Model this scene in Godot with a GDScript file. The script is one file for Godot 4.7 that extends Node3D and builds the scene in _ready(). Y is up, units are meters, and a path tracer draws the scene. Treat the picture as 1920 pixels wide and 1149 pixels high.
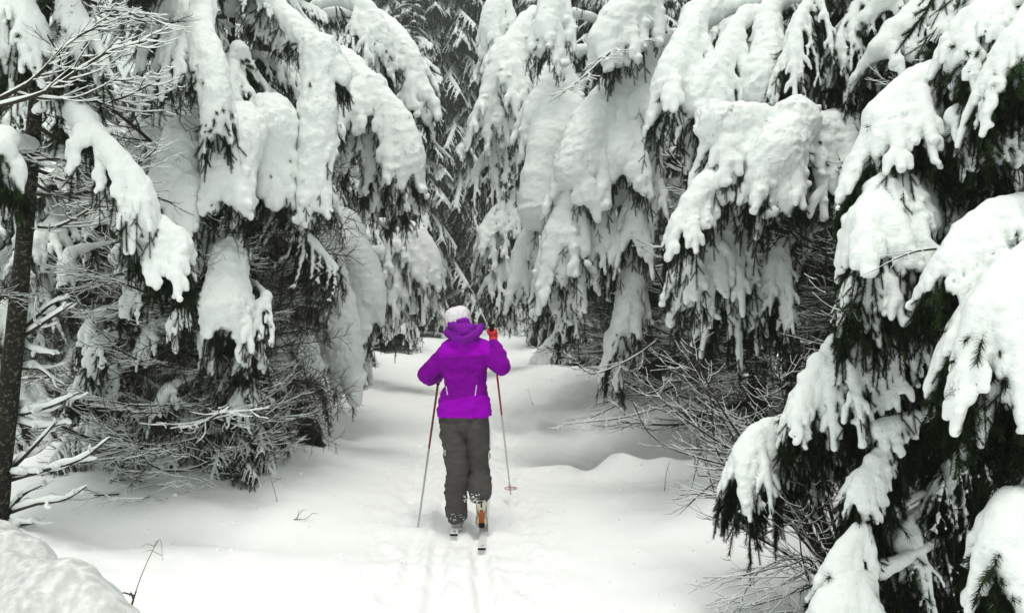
extends Node3D

# ---------------------------------------------------------------- materials
var dimmed_snow_mat: StandardMaterial3D
var ground_mat: StandardMaterial3D
var vignetted_crust_mat: StandardMaterial3D
var bark_mat: StandardMaterial3D
var lichen_mat: StandardMaterial3D
var twig_mat: StandardMaterial3D
var needle_mat: StandardMaterial3D
var lump_noise := FastNoiseLite.new()
var fold_noise := FastNoiseLite.new()
var land_noise := FastNoiseLite.new()
var jobs: Array = []
var names := {}

func lin(r: float, g: float, b: float) -> Color:
	return Color(r, g, b).linear_to_srgb()

func noise_tex(freq: float, octaves: int, seed_: int, ramp: Gradient = null, as_normal := false, bump := 4.0, kind := FastNoiseLite.TYPE_SIMPLEX_SMOOTH, size := 512) -> NoiseTexture2D:
	var n := FastNoiseLite.new()
	n.noise_type = kind
	n.frequency = freq
	n.fractal_octaves = octaves
	n.seed = seed_
	var t := NoiseTexture2D.new()
	t.width = size
	t.height = size
	t.seamless = true
	t.noise = n
	if ramp:
		t.color_ramp = ramp
	if as_normal:
		t.as_normal_map = true
		t.bump_strength = bump
	return t

func ramp2(stops: Array) -> Gradient:
	var g := Gradient.new()
	var offs := PackedFloat32Array()
	var cols := PackedColorArray()
	for s in stops:
		offs.append(s[0])
		cols.append(s[1])
	g.offsets = offs
	g.colors = cols
	return g

func std(c: Color, rough := 0.9, tri := 0.0) -> StandardMaterial3D:
	var m := StandardMaterial3D.new()
	m.albedo_color = c
	m.roughness = rough
	m.metallic_specular = 0.3
	if tri > 0.0:
		m.uv1_triplanar = true
		m.uv1_scale = Vector3(tri, tri, tri)
	return m

func make_materials() -> void:
	dimmed_snow_mat = std(lin(0.80, 0.835, 0.815), 0.95, 3.2)  # same snow as the ground, darkened so the boughs' shade is in the colour
	dimmed_snow_mat.metallic_specular = 0.2
	dimmed_snow_mat.normal_enabled = true
	dimmed_snow_mat.normal_scale = 1.1
	dimmed_snow_mat.normal_texture = noise_tex(0.035, 5, 3, null, true, 5.0)
	ground_mat = std(lin(0.935, 0.945, 0.94), 0.95, 1.6)  # same snow, kept paler to paint in the brighter light on the floor
	ground_mat.metallic_specular = 0.2
	ground_mat.normal_enabled = true
	ground_mat.normal_scale = 0.3
	ground_mat.normal_texture = noise_tex(0.03, 5, 8, null, true, 4.0)
	vignetted_crust_mat = std(Color.WHITE, 0.95, 2.2)
	vignetted_crust_mat.albedo_texture = noise_tex(0.012, 6, 12, ramp2([[0.0, lin(0.40, 0.41, 0.40)], [0.45, lin(0.56, 0.575, 0.565)], [0.7, lin(0.72, 0.735, 0.725)], [1.0, lin(0.85, 0.86, 0.85)]]))  # thin speckled snow; its grey also paints in the vignette of the corner
	vignetted_crust_mat.normal_enabled = true
	vignetted_crust_mat.normal_scale = 0.5
	vignetted_crust_mat.normal_texture = noise_tex(0.09, 3, 18, null, true, 6.0)
	bark_mat = std(Color.WHITE, 0.95, 2.5)
	bark_mat.albedo_texture = noise_tex(0.03, 4, 5, ramp2([[0.0, lin(0.012, 0.010, 0.008)], [0.5, lin(0.035, 0.028, 0.021)], [1.0, lin(0.09, 0.075, 0.06)]]))
	bark_mat.normal_enabled = true
	bark_mat.normal_texture = noise_tex(0.04, 4, 6, null, true, 12.0)
	lichen_mat = std(Color.WHITE, 0.95, 2.6)
	lichen_mat.albedo_texture = noise_tex(0.022, 3, 15, ramp2([[0.0, lin(0.010, 0.009, 0.007)], [0.52, lin(0.018, 0.016, 0.013)], [0.66, lin(0.026, 0.023, 0.018)], [0.72, lin(0.13, 0.12, 0.07)], [1.0, lin(0.20, 0.195, 0.13)]]))
	lichen_mat.normal_enabled = true
	lichen_mat.normal_texture = noise_tex(0.05, 4, 16, null, true, 12.0)
	twig_mat = std(lin(0.034, 0.027, 0.020), 0.9)
	needle_mat = std(Color.WHITE, 0.7)
	needle_mat.vertex_color_use_as_albedo = true
	lump_noise.noise_type = FastNoiseLite.TYPE_SIMPLEX_SMOOTH
	lump_noise.frequency = 1.0
	lump_noise.fractal_octaves = 4
	lump_noise.fractal_gain = 0.55
	lump_noise.seed = 21
	fold_noise.noise_type = FastNoiseLite.TYPE_SIMPLEX_SMOOTH
	fold_noise.frequency = 1.0
	fold_noise.fractal_octaves = 2
	fold_noise.seed = 77
	land_noise.noise_type = FastNoiseLite.TYPE_SIMPLEX_SMOOTH
	land_noise.frequency = 0.5
	land_noise.fractal_octaves = 3
	land_noise.seed = 4

# ---------------------------------------------------------------- tree of objects
func numbered(called: String) -> String:
	if not names.has(called):
		names[called] = 0
		return called
	names[called] += 1
	return "%s_%03d" % [called, names[called]]

func thing(called: String, label: String, category: String, at: Vector3, group := "") -> Node3D:
	var o := Node3D.new()
	o.name = numbered(called)
	add_child(o, true)
	o.position = at
	o.set_meta("label", label)
	o.set_meta("category", category)
	if group != "":
		o.set_meta("group", group)
	return o

func part(called: String, mesh: Mesh, mat: Material, parent: Node3D, at := Vector3.ZERO) -> MeshInstance3D:
	var o := MeshInstance3D.new()
	o.name = called
	o.mesh = mesh
	if mat:
		o.material_override = mat
	o.position = at
	parent.add_child(o, true)
	return o

# ---------------------------------------------------------------- mesh buffers
class Buf:
	var v := PackedVector3Array()
	var n := PackedVector3Array()
	var c := PackedColorArray()
	var i := PackedInt32Array()
	var tint := Color.WHITE
	var coloured := false

	func tube(pts: PackedVector3Array, rad: PackedFloat32Array, sides: int, squash := 1.0) -> void:
		var m := pts.size()
		if m < 2:
			return
		var side := Vector3.ZERO
		var start := v.size()
		for k in m:
			var t: Vector3 = (pts[mini(k + 1, m - 1)] - pts[maxi(k - 1, 0)]).normalized()
			if k == 0:
				side = t.cross(Vector3.UP)
				if side.length() < 0.1:
					side = t.cross(Vector3.RIGHT)
			side = (side - t * side.dot(t)).normalized()
			var up := side.cross(t)
			for s in sides:
				var a := TAU * s / sides
				var d := side * cos(a) + up * sin(a) * squash
				v.append(pts[k] + d * rad[k])
				n.append((side * cos(a) + up * sin(a) / squash).normalized())
				if coloured:
					c.append(tint)
		for k in m - 1:
			for s in sides:
				var a0 := start + k * sides + s
				var a1 := start + k * sides + (s + 1) % sides
				i.append_array(PackedInt32Array([a0, a1, a0 + sides, a1, a1 + sides, a0 + sides]))
		# closed ends
		for e in 2:
			var kk := 0 if e == 0 else m - 1
			var tip := v.size()
			var dir: Vector3 = (pts[0] - pts[1]).normalized() if e == 0 else (pts[m - 1] - pts[m - 2]).normalized()
			v.append(pts[kk] + dir * rad[kk] * 0.6)
			n.append(dir)
			if coloured:
				c.append(tint)
			for s in sides:
				var a0 := start + kk * sides + s
				var a1 := start + kk * sides + (s + 1) % sides
				if e == 0:
					i.append_array(PackedInt32Array([tip, a1, a0]))
				else:
					i.append_array(PackedInt32Array([tip, a0, a1]))

	func tri(a: Vector3, b: Vector3, d: Vector3, nn: Vector3) -> void:
		var s := v.size()
		v.append(a); v.append(b); v.append(d)
		for k in 3:
			n.append(nn)
			if coloured:
				c.append(tint)
		i.append_array(PackedInt32Array([s, s + 1, s + 2]))

	func box(at: Vector3, size: Vector3, basis := Basis.IDENTITY) -> void:
		for ax in 3:
			for sg in [-1.0, 1.0]:
				var nn := Vector3.ZERO
				nn[ax] = sg
				var u := Vector3.ZERO
				u[(ax + 1) % 3] = 1.0
				var w := nn.cross(u)
				var hs := size * 0.5
				var s := v.size()
				for q in [[-1, -1], [1, -1], [1, 1], [-1, 1]]:
					v.append(at + basis * ((nn + u * float(q[0]) + w * float(q[1])) * hs))
					n.append((basis * nn).normalized())
					if coloured:
						c.append(tint)
				i.append_array(PackedInt32Array([s, s + 2, s + 1, s, s + 3, s + 2]))

	func into(m: ArrayMesh, mat: Material = null) -> ArrayMesh:
		if v.is_empty():
			return m
		var a := []
		a.resize(Mesh.ARRAY_MAX)
		a[Mesh.ARRAY_VERTEX] = v
		a[Mesh.ARRAY_NORMAL] = n
		if coloured:
			a[Mesh.ARRAY_COLOR] = c
		a[Mesh.ARRAY_INDEX] = i
		m.add_surface_from_arrays(Mesh.PRIMITIVE_TRIANGLES, a)
		if mat:
			m.surface_set_material(m.get_surface_count() - 1, mat)
		return m

	func mesh(mat: Material = null) -> ArrayMesh:
		return into(ArrayMesh.new(), mat)

# ---------------------------------------------------------------- smooth fields of capsules, meshed as surface nets
func field_mesh(j: Dictionary) -> void:
	var b: PackedFloat32Array = j.bones
	var h: float = j.h
	var amp: float = j.get("amp", 0.16)
	var freq: float = j.get("freq", 7.0)
	var stretch: Vector3 = j.get("stretch", Vector3.ONE)
	var blend: float = j.get("blend", 0.4)
	var noise: FastNoiseLite = j.get("noise", lump_noise)
	var shift: Vector3 = j.get("shift", Vector3.ZERO)
	var G := 1.75
	var iso := pow(1.0 - 1.0 / (G * G), 3.0)
	var nb := b.size() / 8
	var lo := Vector3(1e9, 1e9, 1e9)
	var hi := -lo
	for k in nb:
		var o := k * 8
		var ra := Vector3.ONE * (b[o + 3] * G + h * 1.5)
		var rb := Vector3.ONE * (b[o + 7] * G + h * 1.5)
		var pa := Vector3(b[o], b[o + 1], b[o + 2])
		var pb := Vector3(b[o + 4], b[o + 5], b[o + 6])
		lo = lo.min(pa - ra).min(pb - rb)
		hi = hi.max(pa + ra).max(pb + rb)
	var nx := int(ceil((hi.x - lo.x) / h)) + 2
	var ny := int(ceil((hi.y - lo.y) / h)) + 2
	var nz := int(ceil((hi.z - lo.z) / h)) + 2
	var f := PackedFloat32Array()
	f.resize(nx * ny * nz)
	var sy := nx
	var sz := nx * ny
	for k in nb:
		var o := k * 8
		var a := Vector3(b[o], b[o + 1], b[o + 2])
		var e := Vector3(b[o + 4], b[o + 5], b[o + 6])
		var ra := b[o + 3] * G
		var rb := b[o + 7] * G
		var ab := e - a
		var inv := 1.0 / maxf(ab.length_squared(), 1e-9)
		var l := a.min(e) - Vector3.ONE * maxf(ra, rb) - lo
		var u := a.max(e) + Vector3.ONE * maxf(ra, rb) - lo
		var x0 := int(l.x / h)
		var x1 := int(u.x / h) + 1
		for z in range(int(l.z / h), int(u.z / h) + 2):
			for y in range(int(l.y / h), int(u.y / h) + 2):
				var q := lo + Vector3(x0 * h, y * h, z * h) - a
				var at := x0 + y * sy + z * sz
				for x in range(x0, x1 + 1):
					var t := clampf(q.dot(ab) * inv, 0.0, 1.0)
					var rr := ra + (rb - ra) * t
					var d2 := (q - ab * t).length_squared() / (rr * rr)
					if d2 < 1.0:
						var w := 1.0 - d2
						w = w * w * w
						var old := f[at]
						f[at] = (old + w * blend) if old > w else (w + old * blend)
					at += 1
					q.x += h
	if j.has("floor"):
		var fl: float = j.floor
		for z in nz:
			for y in ny:
				var cap := iso + (lo.y + y * h - fl) * 12.0
				if cap < 1.5:
					var at := y * sy + z * sz
					for x in nx:
						f[at] = minf(f[at], cap)
						at += 1
	var vid := PackedInt32Array()
	vid.resize(nx * ny * nz)
	var v := PackedVector3Array()
	var n := PackedVector3Array()
	var idx := PackedInt32Array()
	var active := PackedInt32Array()
	if amp > 0.0:
		for z in nz:
			for y in ny:
				var at := y * sy + z * sz
				for x in nx:
					var w := f[at]
					if w > 0.04 and w < 0.9:
						var q := (lo + Vector3(x * h, y * h, z * h) + shift) * stretch * freq
						f[at] = w + amp * noise.get_noise_3dv(q)
					at += 1
	for z in nz - 1:
		for y in ny - 1:
			var at := y * sy + z * sz
			var left := 0
			if f[at] > iso: left |= 1
			if f[at + sy] > iso: left |= 2
			if f[at + sz] > iso: left |= 4
			if f[at + sy + sz] > iso: left |= 8
			for x in nx - 1:
				var r := at + 1
				var right := 0
				if f[r] > iso: right |= 1
				if f[r + sy] > iso: right |= 2
				if f[r + sz] > iso: right |= 4
				if f[r + sy + sz] > iso: right |= 8
				if (left | right) != 0 and (left & right) != 15:
					var c0 := f[at]
					var c1 := f[r]
					var c2 := f[at + sy]
					var c3 := f[r + sy]
					var c4 := f[at + sz]
					var c5 := f[r + sz]
					var c6 := f[at + sy + sz]
					var c7 := f[r + sy + sz]
					var val := (c0 + c1 + c2 + c3 + c4 + c5 + c6 + c7) * 0.125 - iso
					var g := Vector3(c1 + c3 + c5 + c7 - c0 - c2 - c4 - c6, c2 + c3 + c6 + c7 - c0 - c1 - c4 - c5, c4 + c5 + c6 + c7 - c0 - c1 - c2 - c3) * 0.25
					var gl := maxf(g.length_squared(), 1e-6)
					var off := (g * (-val / gl)).clamp(Vector3(-0.6, -0.6, -0.6), Vector3(0.6, 0.6, 0.6))
					vid[at] = v.size() + 1
					v.append(lo + (Vector3(x + 0.5, y + 0.5, z + 0.5) + off) * h)
					n.append(-g.normalized())
					active.append(at)
				left = right
				at += 1
	for at in active:
		var s0 := f[at] > iso
		if s0 != (f[at + 1] > iso):
			var a := vid[at - sy - sz]
			var bb := vid[at - sz]
			var cc := vid[at]
			var dd := vid[at - sy]
			if a and bb and dd:
				if s0: idx.append_array(PackedInt32Array([a - 1, dd - 1, cc - 1, a - 1, cc - 1, bb - 1]))
				else: idx.append_array(PackedInt32Array([a - 1, cc - 1, dd - 1, a - 1, bb - 1, cc - 1]))
		if s0 != (f[at + sy] > iso):
			var a := vid[at - 1 - sz]
			var bb := vid[at - 1]
			var cc := vid[at]
			var dd := vid[at - sz]
			if a and bb and dd:
				if s0: idx.append_array(PackedInt32Array([a - 1, dd - 1, cc - 1, a - 1, cc - 1, bb - 1]))
				else: idx.append_array(PackedInt32Array([a - 1, cc - 1, dd - 1, a - 1, bb - 1, cc - 1]))
		if s0 != (f[at + sz] > iso):
			var a := vid[at - 1 - sy]
			var bb := vid[at - sy]
			var cc := vid[at]
			var dd := vid[at - 1]
			if a and bb and dd:
				if s0: idx.append_array(PackedInt32Array([a - 1, dd - 1, cc - 1, a - 1, cc - 1, bb - 1]))
				else: idx.append_array(PackedInt32Array([a - 1, cc - 1, dd - 1, a - 1, bb - 1, cc - 1]))
	# drop loose crumbs that hang in the air
	var root := PackedInt32Array()
	root.resize(v.size())
	for k in v.size():
		root[k] = k
	for k in range(0, idx.size(), 3):
		var a := idx[k]
		while root[a] != a:
			root[a] = root[root[a]]
			a = root[a]
		for q in [idx[k + 1], idx[k + 2]]:
			var c: int = q
			while root[c] != c:
				root[c] = root[root[c]]
				c = root[c]
			if c != a:
				root[c] = a
	var count := {}
	for k in v.size():
		var a := k
		while root[a] != a:
			a = root[a]
		root[k] = a
		count[a] = count.get(a, 0) + 1
	if count.size() > 1:
		var kept := PackedInt32Array()
		var least := v.size() * 0.1
		for k in range(0, idx.size(), 3):
			if count[root[idx[k]]] >= least:
				kept.append(idx[k])
				kept.append(idx[k + 1])
				kept.append(idx[k + 2])
		var at_new := {}
		var v2 := PackedVector3Array()
		var n2 := PackedVector3Array()
		for k in kept.size():
			var o := kept[k]
			if not at_new.has(o):
				at_new[o] = v2.size()
				v2.append(v[o])
				n2.append(n[o])
			kept[k] = at_new[o]
		v = v2
		n = n2
		idx = kept
	j.v = v
	j.n = n
	j.i = idx

func run_job(k: int) -> void:
	field_mesh(jobs[k])

func run_jobs() -> void:
	var id := WorkerThreadPool.add_group_task(run_job, jobs.size(), -1, true)
	WorkerThreadPool.wait_for_group_task_completion(id)
	for j in jobs:
		var a := []
		a.resize(Mesh.ARRAY_MAX)
		a[Mesh.ARRAY_VERTEX] = j.v
		a[Mesh.ARRAY_NORMAL] = j.n
		a[Mesh.ARRAY_INDEX] = j.i
		if j.has("paint"):
			var cols := PackedColorArray()
			for p in j.v:
				cols.append(j.paint.call(p))
			a[Mesh.ARRAY_COLOR] = cols
		if j.v.size() > 2 and j.i.size() > 2:
			(j.mesh as ArrayMesh).add_surface_from_arrays(Mesh.PRIMITIVE_TRIANGLES, a)
	jobs.clear()

func capsule(b: PackedFloat32Array, a: Vector3, ra: float, e: Vector3, rb: float) -> void:
	b.append_array(PackedFloat32Array([a.x, a.y, a.z, ra, e.x, e.y, e.z, rb]))

func spline(p: PackedVector3Array, per: int) -> PackedVector3Array:
	var out := PackedVector3Array()
	var m := p.size()
	for k in m - 1:
		var a := p[maxi(k - 1, 0)]
		var d := p[mini(k + 2, m - 1)]
		for s in per:
			out.append(p[k].cubic_interpolate(p[k + 1], a, d, float(s) / per))
	out.append(p[m - 1])
	return out

func along(c: PackedVector3Array, t: float) -> Vector3:
	var x := clampf(t, 0.0, 1.0) * (c.size() - 1)
	var k := mini(int(x), c.size() - 2)
	return c[k].lerp(c[k + 1], x - k)

# ---------------------------------------------------------------- spruce sprigs
var sprig_meshes: Array = []

func needle_stem(b: Buf, at: Vector3, dir: Vector3, length: float, rings: int, each: int, nl: float, rng: RandomNumberGenerator, frost: float, bare: float, thin := true) -> void:
	var side := dir.cross(Vector3(0.3, 0.2, 1.0)).normalized()
	var other := dir.cross(side)
	b.tint = Color(0.045, 0.033, 0.022)
	b.tube(PackedVector3Array([at, at + dir * length]), PackedFloat32Array([0.011, 0.007]), 3)
	for k in rings:
		var p := at + dir * length * (bare + (1.0 - bare) * (k + 0.5) / rings)
		for q in each:
			var a := TAU * (q + 0.37 * k) / each + rng.randf_range(-0.3, 0.3)
			var o := side * cos(a) + other * sin(a)
			var d := (o * 0.8 + dir * rng.randf_range(0.45, 0.85)).normalized()
			var w := dir.cross(o).normalized() * (0.0095 if thin else 0.014)
			if rng.randf() < frost:
				b.tint = Color(0.62, 0.66, 0.63)
			else:
				var g := rng.randf_range(0.75, 1.3)
				b.tint = Color(0.062 * g, 0.145 * g, 0.029 * g)
			b.tri(p - w, p + w, p + d * nl * rng.randf_range(0.8, 1.15), o)

func make_sprigs() -> void:
	for kind in 5:
		var rng := RandomNumberGenerator.new()
		rng.seed = 100 + kind
		var b := Buf.new()
		b.coloured = true
		var frost: float = [0.03, 0.22, 0.5, 0.22, 0.5][kind]
		needle_stem(b, Vector3.ZERO, Vector3(0, -1, 0), 1.0, 26 if kind < 3 else 13, 6 if kind < 3 else 5, 0.125, rng, frost, 0.05, kind < 3)
		for s in 2 + kind % 3:
			var sg := -1.0 if s % 2 == 0 else 1.0
			var d := Vector3(sg * 0.55, -0.9, rng.randf_range(-0.25, 0.25)).normalized()
			needle_stem(b, Vector3(0, -0.15 - 0.22 * s, 0), d, 0.42 - 0.06 * s, 10 if kind < 3 else 6, 6 if kind < 3 else 4, 0.11, rng, frost, 0.1, kind < 3)
		sprig_meshes.append(b.mesh(needle_mat))

func make_spray() -> void:
	var rng := RandomNumberGenerator.new()
	rng.seed = 140
	var b := Buf.new()
	b.coloured = true
	b.tint = Color(0.040, 0.030, 0.022)
	b.tube(PackedVector3Array([Vector3.ZERO, Vector3(0.03, -0.5, 0.02), Vector3(0.0, -1.0, 0.06)]), PackedFloat32Array([0.009, 0.007, 0.003]), 3)
	for k in 11:
		var y := -0.08 - 0.08 * k
		var sg := -1.0 if k % 2 == 0 else 1.0
		var d := Vector3(sg * rng.randf_range(0.6, 1.0), -rng.randf_range(0.5, 0.9), rng.randf_range(-0.5, 0.5)).normalized()
		var l := rng.randf_range(0.25, 0.5) * (1.1 - 0.05 * k)
		var p := Vector3(0.02, y, 0.02)
		b.tube(PackedVector3Array([p, p + d * l * 0.5, p + d * l + Vector3(0, 0.05, 0)]), PackedFloat32Array([0.0055, 0.0045, 0.002]), 3)
		for q in 3:
			var p2 := p + d * l * (0.3 + 0.22 * q)
			var d2 := (d + Vector3(rng.randf_range(-0.9, 0.9), rng.randf_range(-0.6, 0.3), rng.randf_range(-0.9, 0.9))).normalized()
			b.tube(PackedVector3Array([p2, p2 + d2 * l * 0.4]), PackedFloat32Array([0.0035, 0.0018]), 3)
	sprig_meshes.append(b.mesh(needle_mat))

func sprig_basis(dir: Vector3, size: float, rng: RandomNumberGenerator) -> Basis:
	var y := -dir.normalized()
	var x := y.cross(Vector3(rng.randf_range(-1, 1), 0.1, rng.randf_range(-1, 1))).normalized()
	return Basis(x, y, x.cross(y)).scaled(Vector3(size, size, size))

# ---------------------------------------------------------------- a snow-laden bough
# path in the bough's own axes; o: r0, r1 snow radius along the main stem; n, len, rf fingers; spread, fwd, drop; t0 where fingers begin
func bough_shape(path: PackedVector3Array, o: Dictionary) -> Dictionary:
	var rng := RandomNumberGenerator.new()
	rng.seed = o.get("seed", 1)
	var c := spline(path, 6)
	var bones := PackedFloat32Array()
	var wood := Buf.new()
	var sprigs: Array = []
	var r0: float = o.get("r0", 0.06)
	var r1: float = o.get("r1", 0.04)
	var n: int = o.get("n", 16)
	var flen: float = o.get("len", 0.4)
	var rf: float = o.get("rf", 0.04)
	var spread: float = o.get("spread", 0.7)
	var fwd: float = o.get("fwd", 0.3)
	var drop: float = o.get("drop", 0.6)
	var t0: float = o.get("t0", 0.15)
	var wr: float = o.get("wood", 0.016)
	var bare: float = o.get("bare", 0.0)
	var dense: float = o.get("needles", 1.0)
	var ssize: float = o.get("sprig", 0.2)
	var skirt: float = o.get("skirt", 1.0)
	var nsub: int = o.get("sub", 3)
	var crumbs: int = o.get("crumbs", 6)
	var radii := PackedFloat32Array()
	for k in c.size():
		radii.append(lerpf(wr, wr * 0.35, float(k) / (c.size() - 1)))
	wood.tube(c, radii, 6)
	var m := maxi(4, c.size() / 2)
	var lift: float = o.get("lift", 0.5)
	var wob := rng.randf() * 9.0
	for k in m:
		var ta := float(k) / m
		var tb := float(k + 1) / m
		var ra := lerpf(r0, r1, ta) * (0.55 if ta < bare else 1.0) * (1.0 + 0.16 * sin(ta * 9.0 + wob) + rng.randf_range(-0.07, 0.07))
		var rb := lerpf(r0, r1, tb) * (0.55 if tb < bare else 1.0) * (1.0 + 0.16 * sin(tb * 9.0 + wob) + rng.randf_range(-0.07, 0.07))
		capsule(bones, along(c, ta) + Vector3(0, ra * lift, 0), ra, along(c, tb) + Vector3(0, rb * lift, 0), rb)
	for k in n:
		var t := lerpf(t0, 0.99, (k + rng.randf_range(-0.3, 0.3) + 0.5) / n)
		var p := along(c, t)
		var tan := (along(c, t + 0.04) - along(c, t - 0.04)).normalized()
		var side := tan.cross(Vector3.UP)
		if side.length() < 0.35:
			side = side + (o.get("face", Vector3(0, 0, 1)) as Vector3).cross(Vector3.UP) * 0.7
		side = side.normalized()
		if absf(tan.y) > 0.75:
			# a stem that hangs: fingers leave all round it
			side = side.rotated(tan, rng.randf_range(-0.9, 0.9))
		var s := (-1.0 if k % 2 == 0 else 1.0) * rng.randf_range(0.5, 1.2)
		var l := flen * rng.randf_range(0.55, 1.15) * (0.7 + 0.5 * sin(PI * minf(t * 1.05, 1.0)))
		var outw := (tan * (fwd + rng.randf_range(-0.2, 0.25)) + side * s * spread + Vector3(rng.randf_range(-0.1, 0.1), rng.randf_range(-0.1, 0.05), rng.randf_range(-0.1, 0.1)))
		var dr := drop * rng.randf_range(0.75, 1.25)
		var fp := PackedVector3Array()
		for q in 5:
			var u := q / 4.0
			fp.append(p + outw * l * (u - 0.25 * u * u) + Vector3(0, -dr * l * (0.25 * u + 0.75 * u * u), 0))
		wood.tube(fp, PackedFloat32Array([wr * 0.4, wr * 0.33, wr * 0.28, wr * 0.22, wr * 0.14]), 4)
		var rr := rf * rng.randf_range(0.75, 1.25)
		var tipf := rng.randf_range(0.82, 1.0)
		for q in 4:
			var ua := q / 4.0 * tipf
			var ub := (q + 1) / 4.0 * tipf
			var ra := rr * (1.1 - 0.75 * ua) * rng.randf_range(0.72, 1.25)
			var rb := rr * (1.1 - 0.75 * ub)
			capsule(bones, along(fp, ua) + Vector3(0, ra * 0.45, 0), ra, along(fp, ub) + Vector3(0, rb * 0.45, 0), rb)
		# small crumbs of snow that roughen the edges
		for q in crumbs:
			var u := rng.randf_range(0.05, 1.0)
			var cp := along(fp, u)
			var cr0 := rr * (1.12 - 0.7 * u)
			var cd := Vector3(rng.randf_range(-1, 1), rng.randf_range(-0.25, 1.0), rng.randf_range(-1, 1)).normalized()
			var cc := cp + Vector3(0, cr0 * 0.4, 0) + cd * cr0 * rng.randf_range(0.7, 1.15)
			var cs := rr * rng.randf_range(0.22, 0.46)
			capsule(bones, cc, cs, cc + Vector3(rng.randf_range(-1, 1), rng.randf_range(-1, 0.3), rng.randf_range(-1, 1)) * cs * 0.8, cs * 0.8)
		for q in nsub:
			var u := lerpf(0.25, 0.8, (q + rng.randf()) / nsub)
			var sp := along(fp, u)
			var ft := (along(fp, u + 0.1) - along(fp, u - 0.1)).normalized()
			var cr := ft.cross(Vector3.UP).normalized() * (1.0 if (q + k) % 2 == 0 else -1.0)
			var sl := l * rng.randf_range(0.22, 0.42) * (1.1 - u * 0.6)
			var e1 := sp + (ft * 0.6 + cr * 0.65).normalized() * sl * 0.55 + Vector3(0, -0.1 * sl, 0)
			var e2 := e1 + (ft * 0.6 + cr * 0.35 + Vector3(0, -0.6, 0)).normalized() * sl * 0.5
			var r2 := rr * (0.72 - 0.25 * u)
			capsule(bones, sp + Vector3(0, r2 * 0.4, 0), r2, e1 + Vector3(0, r2 * 0.4, 0), r2 * 0.9)
			capsule(bones, e1 + Vector3(0, r2 * 0.4, 0), r2 * 0.9, e2 + Vector3(0, r2 * 0.3, 0), r2 * 0.6)
			wood.tube(PackedVector3Array([sp, e1, e2]), PackedFloat32Array([wr * 0.22, wr * 0.17, wr * 0.1]), 3)
			if dense > 0.0:
				sprigs.append(Transform3D(sprig_basis((e2 - e1).normalized() * 0.6 + Vector3(0, -0.8, 0), ssize * rng.randf_range(0.6, 1.0), rng), e1.lerp(e2, rng.randf()) - Vector3(0, r2 * 0.5, 0)))
		if dense > 0.0:
			var cnt := maxi(2, int(round(l / 0.085 * dense)))
			for q in cnt:
				var u := (q + rng.randf()) / cnt
				var at := along(fp, u)
				var ft := (along(fp, u + 0.1) - along(fp, u - 0.1)).normalized()
				var across := ft.cross(Vector3.UP).normalized() * rng.randf_range(-0.6, 0.6)
				var d := (ft * Vector3(0.6, 1.0, 0.6) + across * 0.8 + Vector3(0, -0.95, 0)).normalized()
				if u > 0.88:
					d = (ft + Vector3(0, -0.55, 0)).normalized()
				sprigs.append(Transform3D(sprig_basis(d, ssize * rng.randf_range(0.7, 1.25), rng), at - Vector3(0, rr * 0.6, 0)))
	if skirt > 0.0 and dense > 0.0:
		var cnt := int(n * 1.5 * skirt)
		for k in cnt:
			var t := lerpf(t0 * 0.6, 1.0, rng.randf())
			var d := Vector3(rng.randf_range(-0.7, 0.7), -1.0, rng.randf_range(-0.7, 0.7)).normalized()
			sprigs.append(Transform3D(sprig_basis(d, ssize * rng.randf_range(0.9, 1.5), rng), along(c, t)))
	return {"bones": bones, "wood": wood, "sprigs": sprigs}

func sprig_cloud(called: String, parent: Node3D, list: Array, kind: int, at := Vector3.ZERO) -> MultiMeshInstance3D:
	if list.is_empty():
		return null
	var mm := MultiMesh.new()
	mm.transform_format = MultiMesh.TRANSFORM_3D
	mm.mesh = sprig_meshes[kind]
	mm.instance_count = list.size()
	for k in list.size():
		mm.set_instance_transform(k, list[k])
	var o := MultiMeshInstance3D.new()
	o.name = called
	o.multimesh = mm
	o.position = at
	o.set_meta("kind", "stuff")
	parent.add_child(o, true)
	return o

var seed_now := 1000

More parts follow.
